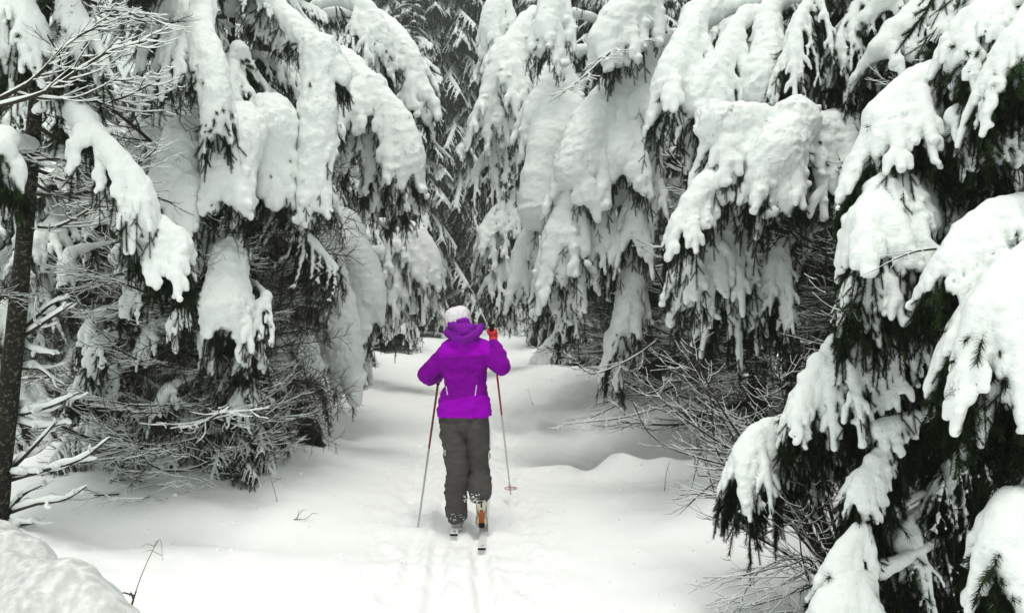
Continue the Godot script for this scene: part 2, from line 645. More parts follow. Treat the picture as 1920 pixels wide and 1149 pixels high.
# a bough shaped for one place; pts in the world
func bough(tree: Node3D, pts: Array, o: Dictionary) -> MeshInstance3D:
	seed_now += 7
	var path := PackedVector3Array()
	var first: Vector3 = pts[0]
	var bare := 0.0
	if o.get("attach", true):
		var axis: Vector3 = tree.get_meta("axis", Vector3.UP)
		var base := tree.position
		var flat := Vector2(first.x - base.x, first.z - base.z).length()
		var hgt := clampf(first.y - base.y + (0.12 if o.get("up", 0.0) == 0.0 else float(o.up)) * flat, 0.15, float(tree.get_meta("height", 8.0)) - 0.3)
		var on := base + axis * (hgt / axis.y)
		if on.distance_to(first) > 0.2:
			path.append(on - first)
			if on.distance_to(first) > 0.9:
				path.append((on - first) * 0.5 + Vector3(0, 0.07 * flat, 0))
			bare = float(path.size()) / (path.size() + pts.size() - 1)
	for p in pts:
		path.append(p - first)
	var oo := o.duplicate()
	oo["seed"] = seed_now
	oo["bare"] = bare
	if not o.has("t0"):
		oo["t0"] = bare + 0.08 * (1.0 - bare)
	else:
		oo["t0"] = bare + float(o.t0) * (1.0 - bare)
	var sh := bough_shape(path, oo)
	var w := part("bough", (sh.wood as Buf).mesh(), twig_mat, tree, first - tree.position)
	var sm := ArrayMesh.new()
	jobs.append({"bones": sh.bones, "h": o.get("h", clampf(-first.z * 0.0028, 0.01, 0.045)), "mesh": sm, "amp": float(o.get("amp", 0.24)) * minf(1.0, 0.12 / maxf(float(o.get("r0", 0.06)), float(o.get("r1", 0.04)))), "freq": o.get("freq", 11.0), "blend": o.get("blend", 0.28), "shift": first})
	part("snow", sm, dimmed_snow_mat, w)
	sprig_cloud("needles", w, sh.sprigs, o.get("kind", 0))
	return w

# ---------------------------------------------------------------- bare limbs with a line of snow on them
func limb_shape(path: PackedVector3Array, r0: float, snow_r: float, twigs: int, tlen: float, depth: int, rng: RandomNumberGenerator, wood: Buf, snow: Buf, sides := 5) -> void:
	var c := spline(path, 4)
	var m := c.size()
	var rad := PackedFloat32Array()
	var sp := PackedVector3Array()
	var sr := PackedFloat32Array()
	var ph := rng.randf() * 10.0
	for k in m:
		var t := float(k) / (m - 1)
		var r := lerpf(r0, r0 * 0.3, t)
		rad.append(r)
		var tan := (c[mini(k + 1, m - 1)] - c[maxi(k - 1, 0)]).normalized()
		var flat := 1.0 - absf(tan.y) * 0.75
		var s := snow_r * flat * (1.0 - 0.45 * t) * (0.85 + 0.2 * sin(k * 1.9 + ph) + rng.randf_range(-0.15, 0.15))
		if twigs == 0:
			s = snow_r * (0.92 + 0.1 * sin(k * 1.3 + ph)) * (1.0 if k < m - 1 else 0.75)
		elif k == m - 1:
			s *= 0.4
		sr.append(maxf(s, 0.001))
		sp.append(c[k] + Vector3(0, r * 0.5 + maxf(s, 0.001) * 0.75, 0))
	wood.tube(c, rad, sides)
	if snow_r > 0.0:
		snow.tube(sp, sr, 6, 1.15)
	if depth <= 0:
		return
	for k in twigs:
		var t := lerpf(0.18, 0.97, (k + rng.randf()) / twigs)
		var p := along(c, t)
		var tan := (along(c, t + 0.05) - along(c, t - 0.05)).normalized()
		var side := tan.cross(Vector3.UP).normalized() * (-1.0 if k % 2 == 0 else 1.0)
		var l := tlen * (1.15 - 0.75 * t) * rng.randf_range(0.6, 1.2)
		var d := (tan * rng.randf_range(0.5, 0.95) + side * rng.randf_range(0.6, 1.0) + Vector3(0, rng.randf_range(-0.25, 0.18), 0)).normalized()
		var q := PackedVector3Array([p, p + d * l * 0.5 + Vector3(0, -0.04 * l, 0), p + (d + tan * 0.25).normalized() * l + Vector3(0, rng.randf_range(-0.1, 0.14) * l, 0)])
		limb_shape(q, maxf(r0 * 0.5 * (1.0 - 0.5 * t), 0.0022), snow_r * 0.62, maxi(2, twigs / 2), tlen * 0.42, depth - 1, rng, wood, snow, 3 if depth == 1 else 4)

func bare_limb(tree: Node3D, pts: Array, r0: float, snow_r: float, twigs := 8, tlen := 0.4, depth := 1) -> void:
	seed_now += 7
	var rng := RandomNumberGenerator.new()
	rng.seed = seed_now
	var path := PackedVector3Array()
	for p in pts:
		path.append(p - pts[0])
	var wood := Buf.new()
	var snow := Buf.new()
	limb_shape(path, r0, snow_r, twigs, tlen, depth, rng, wood, snow)
	var w := part("branch", wood.mesh(), twig_mat, tree, pts[0] - tree.position)
	if not snow.v.is_empty():
		part("snow", snow.mesh(), dimmed_snow_mat, w)

# ---------------------------------------------------------------- prototypes for the trees further in
var proto_boughs: Array = []   # nodes without a parent, each about 1 m long along +x
var proto_limbs: Array = []

func make_protos() -> void:
	for k in 10:
		var heavy := k < 5
		var rng := RandomNumberGenerator.new()
		rng.seed = 500 + k
		var drop := rng.randf_range(0.25, 0.6)
		var path := PackedVector3Array([Vector3.ZERO, Vector3(0.33, 0.06 - drop * 0.1, rng.randf_range(-0.05, 0.05)), Vector3(0.7, -drop * 0.45, rng.randf_range(-0.1, 0.1)), Vector3(0.98, -drop * 1.15, rng.randf_range(-0.1, 0.1))])
		var o := {"seed": 900 + k, "r0": 0.035, "r1": 0.06, "n": 22, "len": 0.42, "rf": 0.034, "spread": 0.9, "fwd": 0.45, "drop": 0.8, "t0": 0.2, "wood": 0.016, "sprig": 0.17, "needles": 1.1}
		if not heavy:
			o.merge({"r0": 0.022, "r1": 0.03, "n": 30, "len": 0.42, "rf": 0.015, "sub": 2, "crumbs": 3, "drop": 0.95, "needles": 1.3, "sprig": 0.16}, true)
		var sh := bough_shape(path, o)
		var mesh := (sh.wood as Buf).mesh(twig_mat)
		# the needles of a prototype are baked into its mesh, which all its copies share
		var nb := Buf.new()
		nb.coloured = true
		var src: Array = (sprig_meshes[3] as ArrayMesh).surface_get_arrays(0)
		var sv: PackedVector3Array = src[Mesh.ARRAY_VERTEX]
		var sn: PackedVector3Array = src[Mesh.ARRAY_NORMAL]
		var sc: PackedColorArray = src[Mesh.ARRAY_COLOR]
		var si: PackedInt32Array = src[Mesh.ARRAY_INDEX]
		for tr in sh.sprigs:
			var s := nb.v.size()
			nb.v.append_array((tr as Transform3D) * sv)
			nb.n.append_array(Transform3D((tr as Transform3D).basis.orthonormalized(), Vector3.ZERO) * sn)
			nb.c.append_array(sc)
			for q in si:
				nb.i.append(s + q)
		nb.into(mesh, needle_mat)
		var w := MeshInstance3D.new()
		w.name = "bough"
		w.mesh = mesh
		var sm := ArrayMesh.new()
		jobs.append({"bones": sh.bones, "h": 0.021 if heavy else 0.017, "mesh": sm, "amp": 0.24, "freq": 12.0})
		part("snow", sm, dimmed_snow_mat, w)
		proto_boughs.append(w)
	for k in 14:
		var dusty := k >= 7
		var rng := RandomNumberGenerator.new()
		rng.seed = 700 + k
		var wood := Buf.new()
		var snow := Buf.new()
		var lift := rng.randf_range(-0.25, 0.2)
		limb_shape(PackedVector3Array([Vector3.ZERO, Vector3(0.35, -0.10, rng.randf_range(-0.06, 0.06)), Vector3(0.7, -0.10 + lift * 0.4, rng.randf_range(-0.12, 0.12)), Vector3(1.0, lift, rng.randf_range(-0.2, 0.2))]), 0.0165 if dusty else 0.013, 0.0048 if dusty else 0.013, 13 if dusty else 10, 0.45, 2, rng, wood, snow)
		var mesh := wood.mesh(twig_mat)
		var w := MeshInstance3D.new()
		w.name = "branch"
		w.mesh = mesh
		part("snow", snow.mesh(), dimmed_snow_mat, w)
		proto_limbs.append(w)

var far_boughs: Array = []
var far_limbs: Array = []

# the same boughs and limbs as one mesh each, for trees too far away to show snow and wood apart
func merge_protos() -> void:
	for pair in [[proto_boughs, far_boughs], [proto_limbs, far_limbs]]:
		for p in pair[0]:
			var m: ArrayMesh = (p.mesh as ArrayMesh).duplicate()
			m.surface_set_material(0, twig_mat)
			var sm: ArrayMesh = p.get_child(0).mesh
			m.add_surface_from_arrays(Mesh.PRIMITIVE_TRIANGLES, sm.surface_get_arrays(0))
			m.surface_set_material(m.get_surface_count() - 1, dimmed_snow_mat)
			var w := MeshInstance3D.new()
			w.name = p.name
			w.mesh = m
			pair[1].append(w)

func put_copy(proto: MeshInstance3D, tree: Node3D, at: Vector3, turn: float, tilt: float, size: float) -> void:
	var o: Node3D = proto.duplicate()
	o.name = proto.name
	tree.add_child(o, true)
	o.transform = Transform3D(Basis.from_euler(Vector3(0, turn, 0)) * Basis.from_euler(Vector3(0, 0, tilt)) * Basis.from_scale(Vector3(size, size, size)), at)

func trunk_mesh(top: Vector3, r0: float, r1: float, seed_: int, bend := 0.03) -> ArrayMesh:
	var rng := RandomNumberGenerator.new()
	rng.seed = seed_
	var b := Buf.new()
	var pts := PackedVector3Array()
	var rad := PackedFloat32Array()
	var m := 40
	for k in m + 1:
		var t := float(k) / m
		pts.append(top * t + Vector3(sin(t * 5.0 + seed_), 0, cos(t * 4.0 + seed_)) * bend * sin(PI * t))
		rad.append(lerpf(r0, r1, t) * (1.0 + 0.5 * exp(-t * 25.0)) * rng.randf_range(0.94, 1.06))
	b.tube(pts, rad, 12)
	return b.mesh()

# o: height, r, crown (first green whorl), reach (bough length at the crown's foot), heavy (share of heavy boughs), dead (bare limbs), toward (only boughs round this direction)
func spruce(called: String, label: String, at: Vector3, o: Dictionary, group := "snow-laden spruces along the trail") -> Node3D:
	seed_now += 7
	var rng := RandomNumberGenerator.new()
	rng.seed = seed_now
	at.y = land(at.x, at.z) - 0.05
	var t := thing(called, label, "tree", at, group)
	var height: float = o.get("height", 8.0)
	var far := at.z < -16.0
	var axis := Vector3(rng.randf_range(-0.03, 0.03), 1.0, rng.randf_range(-0.03, 0.03))
	if o.has("lean"):
		axis = o.lean
	t.set_meta("axis", axis)
	t.set_meta("height", height)
	var r: float = o.get("r", 0.09)
	part("trunk", trunk_mesh(axis * height, r, 0.012, seed_now), o.get("bark", bark_mat), t)
	var crown: float = o.get("crown", 1.2)
	var reach: float = o.get("reach", 1.5)
	var heavy: float = o.get("heavy", 0.6)
	var y := crown
	var step: float = o.get("step", 0.34)
	var gap: Vector2 = o.get("gap", Vector2(0, 0))   # an angle range left free for boughs shaped one by one
	while y < height - 0.15:
		var f := (y - crown) / (height - crown)
		var l := reach * pow(1.0 - f, 0.75) + 0.15
		var cnt := int(o.get("per", 5)) if l > 0.5 else 4
		var a0 := rng.randf() * TAU
		for k in cnt:
			var a := a0 + TAU * (k + rng.randf_range(-0.25, 0.25)) / cnt
			if gap.y > gap.x and wrapf(a - gap.x, 0.0, TAU) < gap.y - gap.x and y < float(o.get("gap_top", 99.0)):
				continue
			var pick: Node3D = (far_boughs if far else proto_boughs)[rng.randi() % 5 + (0 if rng.randf() < heavy else 5)]
			put_copy(pick, t, axis * (y + rng.randf_range(-0.12, 0.12)), a, -lerpf(0.35, -0.35, f) + rng.randf_range(-0.18, 0.12), l * rng.randf_range(0.8, 1.2))
		y += step * rng.randf_range(0.8, 1.2) * (1.0 - 0.4 * f)
	var dead: int = o.get("dead", 18)
	var dtop: float = o.get("dead_top", crown + 0.5)
	var dlen: float = o.get("dead_len", 1.2)
	for k in dead:
		var yy := lerpf(0.15, dtop, pow(rng.randf(), 0.8))
		var turn := rng.randf() * TAU
		put_copy((far_limbs if far else proto_limbs)[rng.randi() % 7 + (7 if rng.randf() < float(o.get("dusty", 0.6)) else 0)], t, axis * yy, turn, rng.randf_range(-0.3, 0.25), dlen * rng.randf_range(0.6, 1.2) * (float(o.get("trail_side", 1.0)) if cos(turn) * signf(-at.x) > 0.3 else 1.0))
	var spray: int = o.get("spray", 0)
	if spray > 0:
		var list: Array = []
		for k in spray:
			var a := rng.randf() * TAU
			var lim := dlen * (0.45 if cos(a) * signf(-at.x) > 0.3 else 0.85)
			var rad := lim * sqrt(rng.randf())
			var d := Vector3(cos(a) + rng.randf_range(-0.7, 0.7), rng.randf_range(-0.55, 0.35), -sin(a) + rng.randf_range(-0.7, 0.7)).normalized()
			list.append(Transform3D(sprig_basis(d, rng.randf_range(0.3, 0.6), rng), Vector3(cos(a) * rad, lerpf(0.2, dtop, rng.randf()), -sin(a) * rad)))
		sprig_cloud("fine_twigs", t, list, 5)
	return t

# ---------------------------------------------------------------- the land
func bell(x: float, z: float, cx: float, cz: float, sx: float, sz: float) -> float:
	var a := (x - cx) / sx
	var b := (z - cz) / sz
	return exp(-a * a - b * b)

func trail_x(d: float) -> float:
	return -0.36 - 0.05 * (d - 5.8) - 0.0009 * (d - 5.8) * (d - 5.8) * signf(d - 5.8)

func land(x: float, z: float) -> float:
	var d := -z
	var y := 0.0
	var off := x - trail_x(clampf(d, 0.0, 40.0))
	var aoff := absf(off)
	y += 0.16 * smoothstep(0.7, 3.2, aoff) + 0.25 * smoothstep(3.0, 9.0, aoff)
	y += land_noise.get_noise_2d(x * 1.0, z * 0.8) * 0.12 * smoothstep(0.5, 2.5, aoff)
	y += land_noise.get_noise_2d(x * 4.0 + 40.0, z * 4.0) * 0.025 * (0.35 + smoothstep(0.5, 2.0, aoff))
	# hollow on the right behind a low bank, and the bank itself
	y -= 0.42 * bell(x, d, 1.15, 9.6, 1.15, 2.1)
	y += 0.20 * bell(x, d, 1.9, 6.3, 0.9, 0.8)
	y += (0.20 + 0.05 * sin(x * 7.0) + 0.03 * sin(x * 13.0 + 1.0)) * bell(x, d, 1.1, 8.15 + 0.12 * sin(x * 3.0), 0.85, 0.24)
	y += 0.22 * bell(x, d, 0.5, 15.5, 1.3, 1.6)
	# bank and mounds on the left
	y += 0.30 * bell(x, d, -2.7, 7.3, 1.1, 1.3)
	y += 0.34 * bell(x, d, -3.55, 7.9, 0.55, 0.8)
	y -= 0.08 * bell(x, d, -1.6, 10.0, 0.7, 1.2)
	y -= 0.10 * bell(x, d, -2.3, 5.6, 1.5, 0.35)
	# trodden trail
	var in_trail := 1.0 - smoothstep(0.35, 0.95, aoff)
	y -= 0.05 * in_trail
	y += in_trail * 0.034 * land_noise.get_noise_2d(x * 9.0, z * 7.0 + 11.0)
	y += in_trail * 0.014 * land_noise.get_noise_2d(x * 26.0, z * 20.0 + 5.0)
	# two ski tracks up to the skier, older ones beyond
	for s in [-0.12, 0.14, -0.31]:
		var w := absf(off - s - 0.015 * sin(d * 1.3 + s * 20.0))
		var depth_ := (0.045 if d < 5.6 else 0.02) * (0.5 if s < -0.2 else 1.0)
		y -= depth_ * (1.0 - smoothstep(0.030, 0.06, w))
		y += depth_ * 0.35 * exp(-pow((w - 0.085) / 0.03, 2.0)) * (0.7 + 0.6 * land_noise.get_noise_2d(x * 30.0, z * 30.0))
	# holes left by the poles
	var beat := roundf(d / 1.15)
	if d < 16.0:
		for sd in [-1.0, 1.0]:
			var hx: float = trail_x(d) + sd * (0.44 + 0.05 * sin(beat * 2.7))
			var hd: float = (beat + 0.18 * sin(beat * 5.0 + sd)) * 1.15
			y -= 0.07 * bell(x, d, hx, hd, 0.035, 0.045)
			y += 0.012 * bell(x, d, hx + 0.07, hd, 0.05, 0.06)
	# a second line of steps that climbs to the right beyond the hollow
	var line := absf(x - (-0.35 + 0.20 * (d - 9.0)))
	if d > 9.0 and d < 22.0:
		y -= 0.06 * (1.0 - smoothstep(0.08, 0.26, line)) * (0.6 + 0.4 * sin(d * 7.0))
	return y

func land_mesh() -> ArrayMesh:
	var xs := PackedFloat32Array()
	var zs := PackedFloat32Array()
	var x := 0.0
	var st := 0.022
	var half := PackedFloat32Array()
	while x < 420.0:
		half.append(x)
		if x > 0.75:
			st = maxf(st, 0.034)
		if x > 1.6:
			st *= 1.06
		x += st
	for k in range(half.size() - 1, 0, -1):
		xs.append(-half[k] - 0.4)
	for k in half.size():
		xs.append(half[k] - 0.4)
	var z := 60.0
	st = 8.0
	while z > -420.0:
		zs.append(z)
		if z > -2.0:
			st = maxf(0.06, (z + 2.0) * 0.25)
		elif z < -8.0:
			st = 0.05 * exp((-z - 8.0) * 0.05) if z > -60.0 else st * 1.15
		else:
			st = 0.05
		z -= st
	var b := Buf.new()
	var w := xs.size()
	for k in zs.size():
		for q in w:
			var px := xs[q]
			var pz := zs[k]
			b.v.append(Vector3(px, land(px, pz), pz))
	for k in zs.size():
		for q in w:
			var l := b.v[k * w + maxi(q - 1, 0)]
			var r := b.v[k * w + mini(q + 1, w - 1)]
			var u := b.v[maxi(k - 1, 0) * w + q]
			var dn := b.v[mini(k + 1, zs.size() - 1) * w + q]
			b.n.append((u - dn).cross(r - l).normalized())
	for k in zs.size() - 1:
		for q in w - 1:
			var a := k * w + q
			b.i.append_array(PackedInt32Array([a, a + w, a + w + 1, a, a + w + 1, a + 1]))
	return b.mesh()
# ---------------------------------------------------------------- the skier
func limb_bones(b: PackedFloat32Array, pts: Array, rad: Array, base: Vector3) -> void:
	for k in pts.size() - 1:
		capsule(b, pts[k] - base, rad[k], pts[k + 1] - base, rad[k + 1])

func cloth(called: String, parent: Node3D, b: PackedFloat32Array, mat: Material, h: float, amp: float, freq: float, stretch: Vector3, blend := 0.25, paint = null) -> MeshInstance3D:
	var m := ArrayMesh.new()
	var j := {"bones": b, "h": h, "mesh": m, "amp": amp, "freq": freq, "stretch": stretch, "blend": blend, "noise": fold_noise}
	if paint != null:
		j["paint"] = paint
	jobs.append(j)
	return part(called, m, mat, parent)

func fabric(c: Color, rough := 0.75) -> StandardMaterial3D:
	var m := std(c, rough, 14.0)
	m.normal_enabled = true
	m.normal_scale = 0.25
	m.normal_texture = noise_tex(0.05, 3, 30, null, true, 4.0, FastNoiseLite.TYPE_SIMPLEX_SMOOTH, 256)
	return m

func make_skier() -> void:
	var base := Vector3(-0.34, 0.0, -5.87)
	base.y = land(base.x, base.z)
	var t := thing("person", "skier seen from behind in purple hooded jacket, grey trousers and white knit hat", "person", base)
	var skin := std(lin(0.52, 0.33, 0.25), 0.6)
	skin.subsurf_scatter_enabled = true
	skin.subsurf_scatter_strength = 0.1
	# body: one continuous figure under the clothes
	var b := PackedFloat32Array()
	limb_bones(b, [Vector3(-0.38, 1.44, -5.92), Vector3(-0.37, 1.40, -5.96)], [0.082, 0.07], base)
	limb_bones(b, [Vector3(-0.35, 1.36, -5.90), Vector3(-0.34, 1.25, -5.86)], [0.045, 0.05], base)
	limb_bones(b, [Vector3(-0.34, 1.22, -5.85), Vector3(-0.33, 0.98, -5.85), Vector3(-0.33, 0.80, -5.85)], [0.055, 0.05, 0.055], base)
	limb_bones(b, [Vector3(-0.45, 1.22, -5.85), Vector3(-0.20, 1.22, -5.85)], [0.05, 0.05], base)
	limb_bones(b, [Vector3(-0.45, 1.21, -5.84), Vector3(-0.59, 1.08, -5.87), Vector3(-0.54, 1.05, -6.11)], [0.042, 0.036, 0.026], base)
	limb_bones(b, [Vector3(-0.18, 1.22, -5.84), Vector3(-0.09, 1.14, -5.75), Vector3(-0.13, 1.27, -6.04)], [0.042, 0.036, 0.026], base)
	limb_bones(b, [Vector3(-0.40, 0.71, -5.83), Vector3(-0.39, 0.41, -5.81), Vector3(-0.39, 0.08, -5.94)], [0.055, 0.042, 0.03], base)
	limb_bones(b, [Vector3(-0.25, 0.71, -5.83), Vector3(-0.24, 0.39, -5.93), Vector3(-0.22, 0.25, -5.77)], [0.055, 0.042, 0.03], base)
	limb_bones(b, [Vector3(-0.41, 0.76, -5.83), Vector3(-0.24, 0.76, -5.83)], [0.065, 0.065], base)
	# nose, chin and ears on the far side of the head
	limb_bones(b, [Vector3(-0.38, 1.43, -6.00), Vector3(-0.38, 1.41, -6.01)], [0.014, 0.018], base)
	limb_bones(b, [Vector3(-0.38, 1.37, -5.98), Vector3(-0.37, 1.38, -5.97)], [0.03, 0.035], base)
	for ex in [-0.082, 0.082]:
		var ear: Vector3 = Vector3(-0.38, 1.43, -5.93) + Vector3(ex, 0, 0)
		limb_bones(b, [ear + Vector3(0, 0.02, 0), ear + Vector3(0, -0.015, -0.008)], [0.016, 0.012], base)
	var body := cloth("body", t, b, skin, 0.011, 0.0, 1.0, Vector3.ONE, 0.25)
	var face_dark := std(lin(0.03, 0.025, 0.02), 0.3)
	var lips := std(lin(0.35, 0.12, 0.11), 0.5)
	for ex in [-0.03, 0.03]:
		var eb := SphereMesh.new()
		eb.radius = 0.011
		eb.height = 0.022
		part("eye", eb, face_dark, body, Vector3(-0.38, 1.43, -6.00) + Vector3(ex, 0, 0) - base)
	var mb := Buf.new()
	var mc: Vector3 = Vector3(-0.38, 1.39, -6.02) - base
	mb.tube(PackedVector3Array([mc + Vector3(-0.022, 0, 0.006), mc, mc + Vector3(0.022, 0, 0.006)]), PackedFloat32Array([0.003, 0.006, 0.003]), 6)
	part("mouth", mb.mesh(), lips, body)

	# jacket, painted in its two purples: dark body and sleeves, lighter yoke and hem
	var jacket_mat := fabric(Color.WHITE, 0.7)
	jacket_mat.metallic_specular = 0.12
	jacket_mat.vertex_color_use_as_albedo = true
	b = PackedFloat32Array()
	for s in [-1.0, 1.0]:
		var o := Vector3(s, 0, 0)
		limb_bones(b, [Vector3(-0.33, 1.19, -5.85) + o * 0.085, Vector3(-0.33, 0.99, -5.84) + o * 0.062, Vector3(-0.33, 0.88, -5.84) + o * 0.082, Vector3(-0.33, 0.71, -5.83) + o * 0.1], [0.088, 0.079, 0.092, 0.102], base)
	limb_bones(b, [Vector3(-0.33, 1.15, -5.85), Vector3(-0.33, 0.97, -5.84), Vector3(-0.33, 0.71, -5.83)], [0.095, 0.084, 0.125], base)
	limb_bones(b, [Vector3(-0.44, 1.24, -5.86), Vector3(-0.34, 1.30, -5.86), Vector3(-0.21, 1.25, -5.86)], [0.062, 0.075, 0.062], base)
	limb_bones(b, [Vector3(-0.34, 1.36, -5.88), Vector3(-0.34, 1.26, -5.86)], [0.072, 0.085], base)
	limb_bones(b, [Vector3(-0.45, 1.21, -5.84), Vector3(-0.54, 1.13, -5.86), Vector3(-0.61, 1.06, -5.88), Vector3(-0.58, 1.03, -6.01), Vector3(-0.54, 1.04, -6.11)], [0.070, 0.060, 0.054, 0.058, 0.05], base)
	limb_bones(b, [Vector3(-0.19, 1.22, -5.84), Vector3(-0.12, 1.17, -5.79), Vector3(-0.07, 1.13, -5.75), Vector3(-0.09, 1.19, -5.89), Vector3(-0.13, 1.26, -6.02)], [0.072, 0.064, 0.056, 0.055, 0.047], base)
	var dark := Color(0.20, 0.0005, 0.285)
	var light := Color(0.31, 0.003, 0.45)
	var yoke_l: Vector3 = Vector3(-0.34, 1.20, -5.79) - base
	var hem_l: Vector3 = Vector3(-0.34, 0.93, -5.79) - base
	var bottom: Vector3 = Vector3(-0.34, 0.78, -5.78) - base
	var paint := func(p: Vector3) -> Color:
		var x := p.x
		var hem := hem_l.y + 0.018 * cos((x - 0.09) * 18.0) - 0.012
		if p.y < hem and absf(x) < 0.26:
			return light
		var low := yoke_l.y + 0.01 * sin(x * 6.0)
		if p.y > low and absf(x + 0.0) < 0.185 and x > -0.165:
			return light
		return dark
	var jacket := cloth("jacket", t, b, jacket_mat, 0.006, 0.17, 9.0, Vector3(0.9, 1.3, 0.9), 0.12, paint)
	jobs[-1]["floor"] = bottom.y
	var hood_mat := fabric(lin(0.19, 0.0008, 0.30), 0.7)
	b = PackedFloat32Array()
	limb_bones(b, [Vector3(-0.35, 1.46, -5.86), Vector3(-0.34, 1.42, -5.84), Vector3(-0.34, 1.37, -5.83)], [0.022, 0.052, 0.084], base)
	limb_bones(b, [Vector3(-0.42, 1.41, -5.86), Vector3(-0.36, 1.39, -5.77), Vector3(-0.28, 1.40, -5.79)], [0.03, 0.034, 0.026], base)
	limb_bones(b, [Vector3(-0.45, 1.36, -5.88), Vector3(-0.40, 1.33, -5.79), Vector3(-0.33, 1.32, -5.76), Vector3(-0.25, 1.35, -5.79), Vector3(-0.22, 1.39, -5.88)], [0.03, 0.034, 0.034, 0.032, 0.028], base)
	limb_bones(b, [Vector3(-0.43, 1.38, -5.91), Vector3(-0.41, 1.35, -6.00)], [0.035, 0.032], base)
	limb_bones(b, [Vector3(-0.26, 1.38, -5.91), Vector3(-0.30, 1.35, -6.00)], [0.035, 0.032], base)
	cloth("hood", jacket, b, hood_mat, 0.0055, 0.24, 12.0, Vector3(0.7, 1.6, 0.7), 0.0)
	var zip_mat := std(lin(0.72, 0.62, 0.78), 0.5)
	for z in [[Vector3(-0.45, 1.00, -5.72), Vector3(-0.44, 0.94, -5.73)], [Vector3(-0.24, 1.01, -5.69), Vector3(-0.25, 0.94, -5.69)]]:
		var zb := Buf.new()
		zb.tube(PackedVector3Array([z[0] - base, z[1] - base]), PackedFloat32Array([0.0035, 0.0035]), 6)
		part("pocket_zip", zb.mesh(), zip_mat, jacket)

	# trousers
	var pant_mat := fabric(lin(0.070, 0.063, 0.060), 0.8)
	b = PackedFloat32Array()
	limb_bones(b, [Vector3(-0.41, 0.83, -5.85), Vector3(-0.42, 0.71, -5.83), Vector3(-0.39, 0.54, -5.81), Vector3(-0.38, 0.40, -5.80), Vector3(-0.39, 0.23, -5.87), Vector3(-0.39, 0.08, -5.92)], [0.082, 0.09, 0.082, 0.078, 0.082, 0.076], base)
	limb_bones(b, [Vector3(-0.25, 0.83, -5.85), Vector3(-0.25, 0.71, -5.83), Vector3(-0.24, 0.53, -5.86), Vector3(-0.25, 0.39, -5.91), Vector3(-0.23, 0.31, -5.84), Vector3(-0.22, 0.26, -5.80)], [0.086, 0.096, 0.088, 0.085, 0.086, 0.082], base)
	limb_bones(b, [Vector3(-0.33, 0.83, -5.84), Vector3(-0.33, 0.74, -5.82)], [0.1, 0.09], base)
	var trousers := cloth("trousers", t, b, pant_mat, 0.006, 0.15, 11.0, Vector3(0.6, 1.5, 0.6), 0.03)
	var stripe_mat := std(lin(0.72, 0.72, 0.72), 0.6)
	var sb := Buf.new()
	sb.tube(spline(PackedVector3Array([Vector3(-0.16, 0.79, -5.78) - base, Vector3(-0.15, 0.71, -5.78) - base, Vector3(-0.15, 0.60, -5.80) - base, Vector3(-0.16, 0.52, -5.84) - base]), 5), PackedFloat32Array([0.005, 0.005, 0.005, 0.005, 0.005, 0.005, 0.005, 0.005, 0.005, 0.005, 0.005, 0.005, 0.005, 0.005, 0.005, 0.005]), 6)
	part("side_stripe", sb.mesh(), stripe_mat, trousers)
	for loop in [Vector3(-0.46, 0.54, -5.78), Vector3(-0.16, 0.50, -5.82)]:
		var lb := Buf.new()
		var ring := PackedVector3Array()
		for q in 11:
			ring.append(loop - base + Vector3(0, 0.026 * cos(TAU * q / 10.0), 0.02 * sin(TAU * q / 10.0)))
		var rr := PackedFloat32Array()
		rr.resize(11)
		rr.fill(0.004)
		lb.tube(ring, rr, 5)
		part("reflective_mark", lb.mesh(), stripe_mat, trousers)
	# dusting of snow on the cuffs
	var dust := Buf.new()
	var rng := RandomNumberGenerator.new()
	rng.seed = 5
	for k in 90:
		var leg := rng.randf() < 0.4
		var q: Vector3 = (Vector3(-0.38, 0.07, -5.86) if leg else Vector3(-0.27, 0.24, -5.69)) - base + Vector3(rng.randf_range(-0.06, 0.05), rng.randf_range(-0.025, 0.03), rng.randf_range(-0.01, 0.03))
		dust.box(q, Vector3.ONE * rng.randf_range(0.002, 0.006), Basis.from_euler(Vector3(rng.randf(), rng.randf(), rng.randf()) * 3.0))
	part("snow_dusting", dust.mesh(), dimmed_snow_mat, trousers)

	# knit hat
	var hat_mat := std(lin(0.74, 0.69, 0.75), 0.95, 9.0)
	hat_mat.uv1_scale = Vector3(22, 9, 22)
	hat_mat.normal_enabled = true
	hat_mat.normal_scale = 0.6
	hat_mat.normal_texture = noise_tex(0.03, 2, 41, null, true, 8.0, FastNoiseLite.TYPE_SIMPLEX_SMOOTH, 256)
	b = PackedFloat32Array()
	limb_bones(b, [Vector3(-0.38, 1.45, -5.91), Vector3(-0.37, 1.42, -5.94)], [0.088, 0.086], base)
	limb_bones(b, [Vector3(-0.41, 1.47, -5.90), Vector3(-0.36, 1.48, -5.91)], [0.062, 0.066], base)
	cloth("knit_hat", t, b, hat_mat, 0.006, 0.07, 42.0, Vector3(1.0, 0.8, 1.0), 0.0)

	# gloves closed on the grips: a palm, four fingers and a thumb each
	var glove_mat := std(lin(0.60, 0.035, 0.04), 0.7)
	var grips := [[Vector3(-0.53, 1.08, -6.19), Vector3(-0.68, -0.00, -6.02)], [Vector3(-0.15, 1.39, -6.14), Vector3(-0.01, 0.00, -6.79)]]
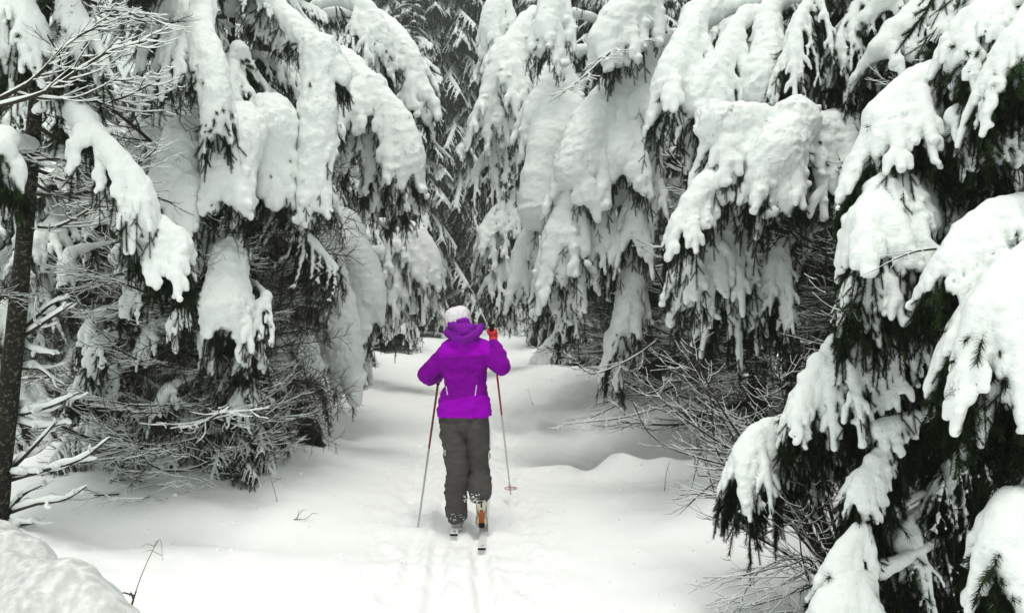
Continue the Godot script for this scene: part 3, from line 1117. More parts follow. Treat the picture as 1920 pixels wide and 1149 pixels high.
	for g in 2:
		var top: Vector3 = grips[g][0]
		var dirn: Vector3 = (grips[g][1] - top).normalized()
		var wrist: Vector3 = Vector3(-0.54, 1.04, -6.11) if g == 0 else Vector3(-0.13, 1.26, -6.02)
		var hold := top + dirn * (0.075 if g == 1 else 0.06)
		var out := (wrist - hold)
		out = (out - dirn * out.dot(dirn)).normalized()
		var sidev := dirn.cross(out).normalized() * (1.0 if g == 0 else -1.0)
		var palm := hold + out * 0.036
		b = PackedFloat32Array()
		limb_bones(b, [wrist, palm + dirn * 0.012], [0.034, 0.03], base)
		limb_bones(b, [palm - dirn * 0.028, palm + dirn * 0.032], [0.021, 0.02], base)
		for q in 4:
			var o: float = -0.036 + 0.023 * q
			var f: float = [0.95, 1.05, 1.0, 0.85][q]
			var k0 := palm + dirn * o + sidev * 0.016
			var k1 := hold + dirn * o + sidev * 0.027 * f
			var k2 := hold + dirn * o - out * 0.024 * f + sidev * 0.01
			var k3 := hold + dirn * o - out * 0.016 - sidev * 0.018 * f
			limb_bones(b, [k0, k1, k2, k3], [0.0125, 0.0118, 0.011, 0.0095], base)
		limb_bones(b, [palm - dirn * 0.02 - sidev * 0.014, hold - dirn * 0.036 - sidev * 0.027, hold - dirn * 0.05 - out * 0.02 - sidev * 0.01], [0.014, 0.0125, 0.0105], base)
		cloth("glove", t, b, glove_mat, 0.0055, 0.0, 1.0, Vector3.ONE, 0.1)

	# boots: left flat, right with the heel lifted and the sole turned to the camera
	var boot_mat := std(lin(0.30, 0.30, 0.31), 0.6)
	var cream := std(lin(0.62, 0.57, 0.47), 0.6)
	var orange := std(lin(0.40, 0.09, 0.022), 0.6)
	var black := std(lin(0.012, 0.012, 0.012), 0.5)
	var left_heel: Vector3 = Vector3(-0.39, -0.00, -5.92) - base
	var right_heel: Vector3 = Vector3(-0.21, 0.20, -5.75) - base
	var right_toe := Vector3(right_heel.x - 0.004, 0.055, right_heel.z - 0.155)
	left_heel.y = 0.06
	b = PackedFloat32Array()
	limb_bones(b, [left_heel, left_heel + Vector3(0, -0.005, -0.13), left_heel + Vector3(0, -0.015, -0.24)], [0.042, 0.042, 0.034], Vector3.ZERO)
	limb_bones(b, [left_heel + Vector3(0, 0.0, -0.03), left_heel + Vector3(0, 0.13, -0.03)], [0.045, 0.045], Vector3.ZERO)
	var lboot := cloth("boot", t, b, boot_mat, 0.008, 0.0, 1.0, Vector3.ONE, 0.15)
	var slb := Buf.new()
	slb.box(left_heel + Vector3(0, -0.036, -0.11), Vector3(0.072, 0.016, 0.27))
	part("sole", slb.mesh(), cream, lboot)
	b = PackedFloat32Array()
	var axis := (right_heel - right_toe).normalized()
	var back := Vector3(0, axis.z, -axis.y).normalized()
	if back.z < 0.0:
		back = -back
	limb_bones(b, [right_toe - back * 0.03, right_heel - back * 0.035], [0.034, 0.042], Vector3.ZERO)
	limb_bones(b, [right_heel - back * 0.04, right_heel + Vector3(0, 0.05, -0.09)], [0.045, 0.05], Vector3.ZERO)
	var rboot := cloth("boot", t, b, boot_mat, 0.008, 0.0, 1.0, Vector3.ONE, 0.15)
	# the sole: hourglass outline, with an orange tongue and a black toe block let into it
	var bs := Basis(Vector3(1, 0, 0), axis, back)
	var sole_len := right_toe.distance_to(right_heel) + 0.06
	var slab := func(w: Array, lo: float, hi: float, thick: float, proud: float, mat: Material, called: String, parent: Node3D) -> Node3D:
		var bb := Buf.new()
		var m := w.size()
		for k in m - 1:
			var ya := lerpf(lo, hi, float(k) / (m - 1)) * sole_len
			var yb := lerpf(lo, hi, float(k + 1) / (m - 1)) * sole_len
			var q: Array = []
			for face in [proud, proud - thick]:
				for c in [[-w[k], ya], [w[k], ya], [w[k + 1], yb], [-w[k + 1], yb]]:
					q.append(right_toe - axis * 0.03 + bs * Vector3(c[0], c[1], face))
			var nz: Vector3 = bs.z
			bb.tri(q[0], q[2], q[1], nz)
			bb.tri(q[0], q[3], q[2], nz)
			bb.tri(q[4], q[5], q[6], -nz)
			bb.tri(q[4], q[6], q[7], -nz)
			for e in [[1, 2, 6, 5, 1.0], [3, 0, 4, 7, -1.0]]:
				bb.tri(q[e[0]], q[e[1]], q[e[2]], bs.x * float(e[4]))
				bb.tri(q[e[0]], q[e[2]], q[e[3]], bs.x * float(e[4]))
			if k == 0:
				bb.tri(q[0], q[1], q[5], -bs.y)
				bb.tri(q[0], q[5], q[4], -bs.y)
			if k == m - 2:
				bb.tri(q[3], q[2], q[6], bs.y)
				bb.tri(q[3], q[6], q[7], bs.y)
		return part(called, bb.mesh(), mat, parent)
	var sole: Node3D = slab.call([0.026, 0.037, 0.044, 0.043, 0.036, 0.026, 0.024, 0.03, 0.037, 0.039, 0.034, 0.02], 0.0, 1.0, 0.022, 0.008, cream, "sole", rboot)
	sole.name = "sole"
	slab.call([0.018, 0.02, 0.02, 0.016, 0.011], 0.19, 0.66, 0.006, 0.0105, orange, "sole_tongue", rboot)
	slab.call([0.02, 0.021, 0.02], 0.02, 0.186, 0.006, 0.0115, black, "toe_block", rboot)
	slab.call([0.005, 0.006, 0.004], 0.74, 0.88, 0.004, 0.0095, black, "heel_mark", rboot)
	# piping down both edges of the sole
	for s in [-1.0, 1.0]:
		var pb := Buf.new()
		var pts := PackedVector3Array()
		var pr := PackedFloat32Array()
		var ws := [0.037, 0.044, 0.043, 0.036, 0.026, 0.024, 0.03, 0.037, 0.036]
		for k in 9:
			pts.append(right_toe - axis * 0.03 + bs * Vector3(s * (ws[k] - 0.004), sole_len * (0.09 + 0.091 * k), 0.009))
			pr.append(0.0025)
		pb.tube(pts, pr, 5)
		part("sole_piping", pb.mesh(), std(lin(0.16, 0.13, 0.08), 0.7), rboot)

	# skis
	var ski_mat := std(lin(0.78, 0.79, 0.80), 0.35)
	var mark_mat := std(lin(0.10, 0.11, 0.16), 0.5)
	var steel := std(lin(0.28, 0.28, 0.29), 0.35)
	for g in 2:
		var tail: Vector3 = Vector3(-0.40, 0.00, -5.74) if g == 0 else Vector3(-0.20, 0.01, -5.53)
		tail.y = land(tail.x, tail.z)
		var st := thing("ski", ["white ski under the skier's left boot, tail marked with a small dark stamp", "white ski behind the skier's lifted right boot, its tail nearest the camera"][g], "ski", tail, "the skier's pair of skis")
		var sbuf := Buf.new()
		var ww := 0.027
		var prev: Array = []
		for k in 22:
			var q := k / 21.0
			var z := -1.72 * q
			var y := 0.028 + 0.012 * sin(PI * q) + (0.16 * pow((q - 0.86) / 0.14, 2.0) if q > 0.86 else 0.0) + 0.008 * (1.0 - minf(q * 8.0, 1.0))
			var hw := ww * (1.0 - 0.18 * sin(PI * clampf(q * 1.1, 0.0, 1.0))) * (1.0 if q < 0.93 else sqrt(maxf(0.02, 1.0 - pow((q - 0.93) / 0.07, 2.0))))
			var th := 0.011 + 0.006 * sin(PI * q)
			var ring: Array = [Vector3(-hw, y, z), Vector3(hw, y, z), Vector3(hw, y + th, z), Vector3(hw * 0.86, y + th + 0.003, z), Vector3(-hw * 0.86, y + th + 0.003, z), Vector3(-hw, y + th, z)]
			if k > 0:
				for e in 6:
					var e2 := (e + 1) % 6
					var nn := ((ring[e2] - ring[e]) as Vector3).cross(prev[e] - ring[e]).normalized()
					sbuf.tri(ring[e], prev[e], prev[e2], nn)
					sbuf.tri(ring[e], prev[e2], ring[e2], nn)
			else:
				for e in range(1, 5):
					sbuf.tri(ring[0], ring[e], ring[e + 1], Vector3(0, 0, 1))
			prev = ring
		part("board", sbuf.mesh(), ski_mat, st)
		var mk := Buf.new()
		for q in [[-0.006, 0.05, 0.0035, 0.024], [0.006, 0.041, 0.012, 0.0035], [0.006, 0.051, 0.012, 0.0035], [0.006, 0.061, 0.012, 0.0035], [0.002, 0.056, 0.0035, 0.010], [0.010, 0.046, 0.0035, 0.010]]:
			mk.box(Vector3(q[0], 0.0525, -q[1]), Vector3(q[2], 0.002, q[3]))
		part("stamp", mk.mesh(), mark_mat if g == 0 else std(lin(0.42, 0.42, 0.44), 0.5), st)
		var bd := Buf.new()
		bd.box(Vector3(0, 0.064, -0.24 if g == 0 else -0.42), Vector3(0.06, 0.024, 0.1))
		part("binding", bd.mesh(), steel, st)

	# poles
	for g in 2:
		var top: Vector3 = grips[g][0]
		var tip: Vector3 = grips[g][1]
		tip.y = land(tip.x, tip.z) - 0.02
		if g == 1:
			tip.y = maxf(tip.y, grips[g][1].y)
		var pt := thing("ski_pole", ["ski pole in the skier's left hand, red-brown above and grey below", "ski pole in the skier's raised right hand, red above, white below, with a round basket"][g], "ski pole", tip, "the skier's pair of poles")
		var dirn := (top - tip)
		var len_ := dirn.length()
		dirn = dirn.normalized()
		for seg in [[0.0, 0.5, lin(0.42, 0.44, 0.43) if g == 0 else lin(0.60, 0.62, 0.60), "shaft"], [0.5, 0.9, lin(0.20, 0.045, 0.03) if g == 0 else lin(0.34, 0.03, 0.025), "upper_shaft"]]:
			var sbuf := Buf.new()
			sbuf.tube(PackedVector3Array([dirn * len_ * seg[0], dirn * len_ * seg[1]]), PackedFloat32Array([0.0065 + 0.002 * seg[0], 0.0065 + 0.002 * seg[1]]), 10)
			part(seg[3], sbuf.mesh(), std(seg[2], 0.4), pt)
		var gb := Buf.new()
		gb.tube(PackedVector3Array([dirn * len_ * 0.895, dirn * len_ * 0.93, dirn * len_ * 0.98, dirn * (len_ + 0.012)]), PackedFloat32Array([0.013, 0.0145, 0.014, 0.018]), 10)
		part("grip", gb.mesh(), std(lin(0.015, 0.013, 0.013), 0.6), pt)
		var kb := Buf.new()
		var rim := PackedVector3Array()
		var rr := PackedFloat32Array()
		for q in 19:
			rim.append(Vector3(cos(TAU * q / 18.0) * 0.05, 0.05, sin(TAU * q / 18.0) * 0.05))
			rr.append(0.005)
		kb.tube(rim, rr, 6)
		for q in 4:
			var a := PI * q / 2.0 + 0.4
			kb.tube(PackedVector3Array([dirn * 0.075, Vector3(cos(a) * 0.05, 0.05, sin(a) * 0.05)]), PackedFloat32Array([0.005, 0.004]), 5)
		kb.tube(PackedVector3Array([dirn * 0.045, dirn * 0.1]), PackedFloat32Array([0.012, 0.009]), 8)
		if g == 1:
			part("basket", kb.mesh(), std(lin(0.62, 0.45, 0.42), 0.6), pt)
		else:
			part("basket", kb.mesh(), std(lin(0.42, 0.44, 0.43), 0.6), pt, Vector3(0, -0.09, 0))

# ---------------------------------------------------------------- small things
func stalk(label: String, pts: Array, r: float, sprouts: int, category := "grass stalk", dark := false, group := "") -> void:
	seed_now += 3
	var rng := RandomNumberGenerator.new()
	rng.seed = seed_now
	var base: Vector3 = pts[0]
	base.y = land(base.x, base.z) - 0.03
	var t := thing("grass_stalk" if not dark else "dry_twig", label, category, base, group)
	var path := PackedVector3Array()
	for p in pts:
		path.append(p - base)
	path[0] = Vector3.ZERO
	var c := spline(path, 5)
	var rad := PackedFloat32Array()
	for k in c.size():
		rad.append(lerpf(r, r * 0.3, float(k) / (c.size() - 1)))
	var b := Buf.new()
	b.tube(c, rad, 5)
	var m := std(lin(0.03, 0.025, 0.02) if dark else lin(0.16, 0.115, 0.06), 0.9)
	part("stem", b.mesh(), m, t)
	for k in sprouts:
		var p := along(c, rng.randf_range(0.45, 0.95))
		var d := Vector3(rng.randf_range(-1, 1), rng.randf_range(-0.3, 0.7), rng.randf_range(-0.5, 0.5)).normalized()
		var q := Buf.new()
		var l := rng.randf_range(0.06, 0.14)
		q.tube(PackedVector3Array([p, p + d * l * 0.6, p + d * l + Vector3(0, -l * 0.3, 0)]), PackedFloat32Array([r * 0.5, r * 0.45, r * 0.2]), 4)
		part("blade", q.mesh(), m, t)

func mound(label: String, at: Vector3, lobes: Array, h := 0.02, mat: Material = null) -> void:
	at.y = land(at.x, at.z)
	var t := thing("snow_mound", label, "snow mound", at)
	var b := PackedFloat32Array()
	for l in lobes:
		capsule(b, (l[0] as Vector3) - at, l[1], (l[2] as Vector3) - at, l[3])
	var sm := ArrayMesh.new()
	jobs.append({"bones": b, "h": h, "mesh": sm, "amp": 0.12, "freq": 4.0, "blend": 0.25})
	part("snow", sm, mat if mat else dimmed_snow_mat, t)

func shrub(label: String, at: Vector3, stems: Array, r: float, snow_r: float) -> void:
	at.y = land(at.x, at.z)
	var t := thing("bare_shrub", label, "shrub", at, "")
	var rng := RandomNumberGenerator.new()
	rng.seed = 61
	for s in stems:
		var pts: Array = [at + Vector3(0, -0.03, 0)]
		pts.append_array(s)
		bare_limb(t, pts, r, snow_r, 8, 0.45, 2)
		for k in 2:
			var more: Array = [pts[0]]
			for q in range(1, pts.size()):
				more.append(pts[q] + Vector3(rng.randf_range(-0.1, 0.08), rng.randf_range(-0.12, 0.1), rng.randf_range(-0.15, 0.12)) * (0.5 + 0.5 * q))
			bare_limb(t, more, r * 0.7, snow_r * 0.8, 7, 0.4, 2)

func _ready() -> void:
	# camera
	var cam := Camera3D.new()
	cam.name = "camera"
	cam.position = Vector3(0, 1.65, 0)
	cam.rotation_degrees = Vector3(-1.071, 0, 0)
	cam.fov = 40.0
	cam.near = 0.05
	cam.far = 900.0
	add_child(cam)
	# overcast sky, a veiled sun high behind the camera
	var env := Environment.new()
	env.background_mode = Environment.BG_SKY
	var sky_m := ProceduralSkyMaterial.new()
	sky_m.sky_top_color = Color(0.985, 1.0, 0.99)
	sky_m.sky_horizon_color = Color(0.71, 0.785, 0.745)
	sky_m.sky_curve = 0.25
	sky_m.ground_bottom_color = Color(0.7, 0.72, 0.71)
	sky_m.ground_horizon_color = Color(0.8, 0.82, 0.81)
	sky_m.sun_angle_max = 1.0
	var sky := Sky.new()
	sky.sky_material = sky_m
	env.sky = sky
	env.background_energy_multiplier = 1.1
	env.tonemap_mode = Environment.TONE_MAPPER_LINEAR
	env.tonemap_exposure = 1.12
	env.sdfgi_enabled = true
	env.ssao_enabled = true
	env.ssil_enabled = true
	var we := WorldEnvironment.new()
	we.name = "environment"
	env.fog_enabled = true
	env.fog_density = 0.003
	env.fog_light_color = Color(0.86, 0.9, 0.88)
	we.environment = env
	add_child(we)
	var sun := DirectionalLight3D.new()
	sun.name = "sun"
	sun.light_color = Color(1.0, 0.985, 0.96)
	sun.light_energy = 0.48
	sun.light_angular_distance = 20.0
	sun.rotation_degrees = Vector3(-73, 14, 0)
	sun.shadow_enabled = true
	add_child(sun)

	make_materials()
	make_sprigs()
	make_spray()
	make_protos()
	run_jobs()
	merge_protos()

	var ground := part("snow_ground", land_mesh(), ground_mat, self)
	ground.set_meta("kind", "structure")
	ground.set_meta("label", "snow covered forest floor with a trodden ski trail down the middle")

	make_skier()

	# ------------------------------------------------------------ trees, left side
	var lt := spruce("lichen_trunk_tree", "slender lichen-spotted dark trunk at the left edge, its low stubs loaded with snow", Vector3(-3.33, 0, -5.35), {"height": 5.6, "r": 0.07, "lean": Vector3(0.118, 1, 0.0), "crown": 4.3, "reach": 0.9, "dead": 16, "dead_top": 4.3, "dead_len": 0.8, "bark": lichen_mat})
	var l2 := spruce("spruce_tree", "spruce with a thicket of brown leafless lower limbs, left of the trail", Vector3(-2.3, 0, -6.95), {"height": 4.9, "r": 0.06, "crown": 2.3, "reach": 0.85, "per": 4, "dead": 150, "dead_top": 2.6, "dead_len": 1.2, "heavy": 0.8, "dusty": 0.65, "trail_side": 0.5, "spray": 300})
	var l3 := spruce("spruce_tree", "young spruce with a thin dark trunk just right of the brown thicket", Vector3(-2.5, 0, -8.7), {"height": 5.6, "r": 0.06, "crown": 1.8, "reach": 0.7, "dead": 26, "dead_len": 0.8, "trail_side": 0.6, "heavy": 0.75})
	var l4 := spruce("spruce_tree", "spruce on the left whose lowest boughs hang to the snow as smooth white domes", Vector3(-2.85, 0, -11.0), {"height": 6.2, "crown": 2.4, "reach": 1.0, "heavy": 0.8, "dead": 24, "dead_len": 0.8, "trail_side": 0.5})
	var l5 := spruce("spruce_tree", "spruce beyond the white domes on the left of the trail", Vector3(-3.3, 0, -14.0), {"height": 8.0, "crown": 0.9, "reach": 1.3, "heavy": 0.6})
	spruce("spruce_tree", "frosted spruce on the left halfway down the trail", Vector3(-4.0, 0, -17.5), {"height": 8.5, "crown": 1.2, "reach": 1.5, "heavy": 0.4})
	var l6 := spruce("spruce_tree", "spruce with a bare dark foot where the trail narrows on the left", Vector3(-3.9, 0, -23.0), {"height": 10.0, "r": 0.13, "crown": 1.5, "reach": 1.7, "heavy": 0.4, "dead": 30, "dead_len": 1.5})
	spruce("spruce_tree", "last spruce on the left before the bend, dark trunk showing at its foot", Vector3(-3.75, 0, -31.0), {"height": 13.0, "r": 0.17, "crown": 1.9, "reach": 1.9, "heavy": 0.3, "dead": 34, "dead_len": 1.7, "step": 0.5})
	spruce("spruce_tree", "snowy spruce filling the gap between the lichen trunk and the brown thicket", Vector3(-4.35, 0, -8.3), {"height": 4.5, "crown": 1.0, "reach": 1.2, "heavy": 0.85, "dead": 40, "dusty": 0.85, "spray": 260})
	spruce("spruce_tree", "snowy spruce behind the thicket, second row on the left", Vector3(-4.2, 0, -10.6), {"height": 5.0, "crown": 0.9, "reach": 1.3, "heavy": 0.85, "dead": 24})
	spruce("spruce_tree", "spruce in the second row left, behind the white domes", Vector3(-5.0, 0, -13.6), {"height": 5.8, "crown": 1.0, "reach": 1.4, "heavy": 0.8})
	spruce("spruce_tree", "spruce at the far left edge, third row behind the lichen trunk", Vector3(-6.1, 0, -11.0), {"height": 5.0, "crown": 1.0, "reach": 1.5, "heavy": 0.8})
	spruce("spruce_tree", "tall pale spruce deep in the wood on the left", Vector3(-6.0, 0, -17.5), {"height": 8.0, "crown": 1.5, "reach": 1.7, "heavy": 0.6, "step": 0.45})
	spruce("spruce_tree", "spruce deep in the wood at the left edge of the picture", Vector3(-8.2, 0, -15.0), {"height": 6.5, "crown": 1.4, "reach": 1.7, "heavy": 0.6, "step": 0.45})
	spruce("spruce_tree", "tall spruce behind the narrowing of the trail on the left", Vector3(-6.2, 0, -25.0), {"height": 10.5, "crown": 1.8, "reach": 2.0, "heavy": 0.4, "step": 0.5})
	# far end, where the trail bends out of sight
	spruce("spruce_tree", "tall dark spruce closing the trail, straight above the skier's hat", Vector3(-2.6, 0, -37.0), {"height": 25.0, "r": 0.24, "crown": 1.3, "reach": 3.0, "heavy": 0.12, "step": 0.6, "per": 7, "dead": 46, "dead_top": 4.5, "dead_len": 2.2, "dusty": 0.8})
	spruce("spruce_tree", "dark far spruce just left of the one above the skier's hat", Vector3(-5.0, 0, -36.0), {"height": 24.0, "r": 0.22, "crown": 1.3, "reach": 2.8, "heavy": 0.15, "step": 0.6, "per": 7, "dead": 46, "dead_top": 4.5, "dead_len": 2.2, "dusty": 0.8})
	spruce("spruce_tree", "dark far spruce just right of the one above the skier's hat", Vector3(-0.3, 0, -39.0), {"height": 25.0, "r": 0.24, "crown": 1.3, "reach": 2.9, "heavy": 0.15, "step": 0.6, "per": 7, "dead": 46, "dead_top": 4.5, "dead_len": 2.2, "dusty": 0.8})
	spruce("spruce_tree", "far spruce behind the right bend of the trail", Vector3(2.0, 0, -37.0), {"height": 22.0, "r": 0.20, "crown": 1.3, "reach": 2.6, "heavy": 0.25, "step": 0.6, "per": 7, "dead": 46, "dead_top": 4.5, "dead_len": 2.2, "dusty": 0.8})
	spruce("spruce_tree", "farthest spruce, glimpsed between the dark far trees", Vector3(-1.5, 0, -47.0), {"height": 30.0, "r": 0.26, "crown": 1.3, "reach": 3.6, "heavy": 0.10, "step": 0.6, "per": 7, "dead": 46, "dead_top": 4.5, "dead_len": 2.2, "dusty": 0.8})
	spruce("spruce_tree", "farthest spruce on the left, behind the dark far trees", Vector3(-5.5, 0, -46.0), {"height": 30.0, "r": 0.26, "crown": 1.3, "reach": 3.6, "heavy": 0.10, "step": 0.6, "per": 7, "dead": 46, "dead_top": 4.5, "dead_len": 2.2, "dusty": 0.8})
	spruce("spruce_tree", "far spruce behind the last one on the left", Vector3(-7.8, 0, -37.0), {"height": 24.0, "r": 0.22, "crown": 1.3, "reach": 3.0, "heavy": 0.20, "step": 0.6, "per": 7, "dead": 46, "dead_top": 4.5, "dead_len": 2.2, "dusty": 0.8})

	# ------------------------------------------------------------ trees, right side
	var rn := spruce("spruce_tree", "nearest spruce at the right edge, black inside, with huge snow paws on its boughs", Vector3(2.95, 0, -4.0), {"height": 4.4, "r": 0.13, "crown": 0.6, "reach": 1.15, "heavy": 0.8, "dead": 40, "dead_top": 3.0, "dead_len": 1.0, "gap": Vector2(1.9, 5.2)})
	var r2 := spruce("spruce_tree", "spruce on the right with shaded hanging boughs and one great white snow paw", Vector3(3.05, 0, -6.6), {"height": 6.4, "r": 0.12, "crown": 2.7, "reach": 1.4, "heavy": 0.7, "dead": 55, "dead_top": 2.6, "dead_len": 1.3, "dusty": 0.5, "spray": 320, "gap": Vector2(2.3, 4.6), "gap_top": 3.2})
	var r3 := spruce("spruce_tree", "dark-trunked spruce above the hollow on the right, long white boughs reaching over it", Vector3(2.65, 0, -9.1), {"height": 6.0, "r": 0.11, "crown": 3.1, "reach": 1.25, "heavy": 0.85, "dead": 95, "dead_top": 3.2, "dead_len": 1.4, "dusty": 0.5, "spray": 420})
	var r4 := spruce("spruce_tree", "spruce with a round white cushion of snow over the right side of the trail", Vector3(2.05, 0, -12.2), {"height": 6.8, "r": 0.12, "crown": 3.0, "reach": 1.3, "heavy": 0.8, "dead": 75, "dead_top": 2.8, "dead_len": 1.4, "dusty": 0.8, "spray": 300})
	var r5 := spruce("spruce_tree", "spruce with drooping fronds right of the skier's hat, halfway down the trail", Vector3(2.0, 0, -17.0), {"height": 9.0, "r": 0.12, "crown": 1.2, "reach": 1.5, "heavy": 0.5, "dead": 30, "dead_len": 1.1})
	spruce("spruce_tree", "frosted spruce on the right before the far bend", Vector3(1.9, 0, -23.5), {"height": 11.0, "r": 0.14, "crown": 1.0, "reach": 1.8, "heavy": 0.35, "dead": 30, "dead_len": 1.6})
	spruce("spruce_tree", "pale spruce at the far bend on the right", Vector3(1.4, 0, -30.0), {"height": 13.0, "r": 0.16, "crown": 1.0, "reach": 2.0, "heavy": 0.25, "step": 0.45, "dead": 24, "dead_len": 1.7})
	spruce("spruce_tree", "spruce in the second row right, behind the great white paw", Vector3(4.3, 0, -8.6), {"height": 6.0, "crown": 2.6, "reach": 1.4, "heavy": 0.7, "dead": 30})
	spruce("spruce_tree", "spruce in the second row right, behind the trunk above the hollow", Vector3(3.9, 0, -11.6), {"height": 7.0, "crown": 2.6, "reach": 1.5, "heavy": 0.7, "dead": 34})
	spruce("spruce_tree", "spruce behind the one with the round cushion", Vector3(3.6, 0, -15.4), {"height": 9.0, "crown": 1.0, "reach": 1.6, "heavy": 0.6, "dead": 30})
	spruce("spruce_tree", "tall spruce deep in the wood on the right", Vector3(4.2, 0, -20.5), {"height": 11.0, "crown": 1.0, "reach": 1.8, "heavy": 0.5, "step": 0.45})
	spruce("spruce_tree", "spruce behind the nearest one, at the right edge", Vector3(4.6, 0, -6.0), {"height": 5.6, "crown": 2.0, "reach": 1.3, "heavy": 0.5, "dead": 30})

	# saplings at the foot of the thicket
	spruce("spruce_sapling", "snow-dusted sapling low in the thicket, nearest the lichen trunk", Vector3(-3.05, 0, -6.6), {"height": 1.3, "r": 0.02, "crown": 0.15, "reach": 0.5, "heavy": 0.5, "step": 0.17, "per": 5, "dead": 8, "dead_len": 0.6})
	spruce("spruce_sapling", "shaggy green sapling at the trail edge of the brown thicket", Vector3(-2.22, 0, -6.7), {"height": 1.15, "r": 0.02, "crown": 0.08, "reach": 0.34, "heavy": 0.0, "step": 0.12, "per": 6, "dead": 10, "dead_len": 0.5})
	spruce("spruce_sapling", "sapling bent under snow in the middle of the thicket's foot", Vector3(-2.65, 0, -6.75), {"height": 0.95, "r": 0.018, "crown": 0.1, "reach": 0.42, "heavy": 0.6, "step": 0.16, "per": 5, "dead": 8, "dead_len": 0.5})

	# ------------------------------------------------------------ boughs shaped one by one, left
	bough(l2, [Vector3(-2.08, 4.06, -6.55), Vector3(-1.78, 3.76, -6.44), Vector3(-1.48, 3.43, -6.33), Vector3(-1.26, 3.23, -6.33)], {"r0": 0.07, "r1": 0.085, "n": 10, "len": 0.22, "rf": 0.05, "drop": 0.5, "t0": 0.5})
	bough(l2, [Vector3(-1.44, 3.35, -6.33), Vector3(-1.44, 2.90, -6.27), Vector3(-1.48, 2.34, -6.26)], {"attach": false, "r0": 0.15, "r1": 0.10, "n": 16, "len": 0.34, "rf": 0.075, "spread": 0.5, "drop": 1.1, "needles": 0.3, "skirt": 0.3, "sub": 1})
	bough(l2, [Vector3(-2.11, 3.80, -5.94), Vector3(-2.08, 3.37, -5.63), Vector3(-1.96, 3.03, -5.53), Vector3(-1.94, 2.68, -5.52)], {"r0": 0.085, "r1": 0.085, "n": 14, "len": 0.3, "rf": 0.05, "spread": 0.7, "drop": 1.0})
	bough(l2, [Vector3(-2.35, 3.76, -5.94), Vector3(-2.22, 3.51, -5.74), Vector3(-2.06, 3.26, -5.63)], {"r0": 0.1, "r1": 0.08, "n": 14, "len": 0.4, "rf": 0.05, "spread": 0.8, "drop": 1.1})
	bough(l2, [Vector3(-1.90, 2.73, -5.92), Vector3(-1.94, 2.55, -5.82), Vector3(-1.95, 2.38, -5.76)], {"r0": 0.17, "r1": 0.15, "n": 12, "len": 0.4, "rf": 0.11, "spread": 0.6, "drop": 0.8, "t0": 0.3})
	bough(l2, [Vector3(-1.79, 2.85, -6.22), Vector3(-1.76, 2.65, -6.22), Vector3(-1.79, 2.49, -6.22)], {"r0": 0.15, "r1": 0.13, "n": 10, "len": 0.35, "rf": 0.09, "spread": 0.6, "drop": 0.9})
	bough(l2, [Vector3(-2.01, 1.85, -6.00), Vector3(-1.99, 1.67, -5.90), Vector3(-1.99, 1.46, -5.85)], {"r0": 0.11, "r1": 0.15, "n": 18, "len": 0.4, "rf": 0.07, "spread": 0.75, "drop": 0.9})
	bough(l2, [Vector3(-2.14, 2.29, -6.51), Vector3(-2.15, 2.16, -6.41), Vector3(-2.17, 1.95, -6.41)], {"r0": 0.05, "r1": 0.03, "n": 14, "len": 0.3, "rf": 0.035, "spread": 0.6, "drop": 1.1})
	bough(lt, [Vector3(-2.72, 2.76, -5.02), Vector3(-2.48, 2.60, -4.92), Vector3(-2.27, 2.39, -4.81), Vector3(-2.14, 2.20, -4.81), Vector3(-2.12, 1.97, -4.81)], {"r0": 0.055, "r1": 0.075, "n": 14, "len": 0.3, "rf": 0.05, "t0": 0.2, "drop": 0.9, "up": 0.02})
	bough(lt, [Vector3(-2.17, 1.99, -4.91), Vector3(-2.05, 1.94, -4.91), Vector3(-1.94, 1.88, -4.91)], {"attach": false, "r0": 0.09, "r1": 0.06, "n": 16, "len": 0.32, "rf": 0.055, "spread": 0.7, "drop": 0.8})
	bough(l2, [Vector3(-2.30, 2.71, -5.92), Vector3(-2.33, 2.52, -5.87), Vector3(-2.34, 2.26, -5.81)], {"r0": 0.1, "r1": 0.13, "n": 16, "len": 0.35, "rf": 0.07, "spread": 0.7, "drop": 0.9})
	bough(l2, [Vector3(-2.23, 2.29, -5.81), Vector3(-2.29, 2.18, -5.81)], {"r0": 0.12, "r1": 0.1, "n": 8, "len": 0.28, "rf": 0.07, "drop": 0.9})
	bough(l3, [Vector3(-2.34, 1.41, -8.40), Vector3(-2.26, 1.20, -8.29), Vector3(-2.18, 0.89, -8.29)], {"r0": 0.08, "r1": 0.1, "n": 16, "len": 0.4, "rf": 0.06, "drop": 1.0})
	bough(l3, [Vector3(-2.18, 1.24, -8.59), Vector3(-2.05, 1.03, -8.49), Vector3(-1.99, 0.71, -8.48)], {"r0": 0.07, "r1": 0.08, "n": 16, "len": 0.4, "rf": 0.05, "drop": 1.0})
	bough(l3, [Vector3(-1.83, 2.56, -7.82), Vector3(-1.79, 2.25, -7.61), Vector3(-1.81, 2.06, -7.61)], {"r0": 0.12, "r1": 0.12, "n": 12, "len": 0.45, "rf": 0.08, "drop": 1.0})
	bough(l3, [Vector3(-1.62, 3.75, -8.04), Vector3(-1.25, 3.41, -7.63), Vector3(-1.02, 3.10, -7.53), Vector3(-0.91, 2.72, -7.52)], {"r0": 0.12, "r1": 0.12, "n": 26, "len": 0.55, "rf": 0.085, "spread": 0.7, "drop": 0.9})
	bough(l3, [Vector3(-1.57, 3.45, -8.04), Vector3(-1.33, 3.11, -7.83), Vector3(-1.21, 2.71, -7.82)], {"r0": 0.12, "r1": 0.1, "n": 20, "len": 0.5, "rf": 0.07, "drop": 1.0})
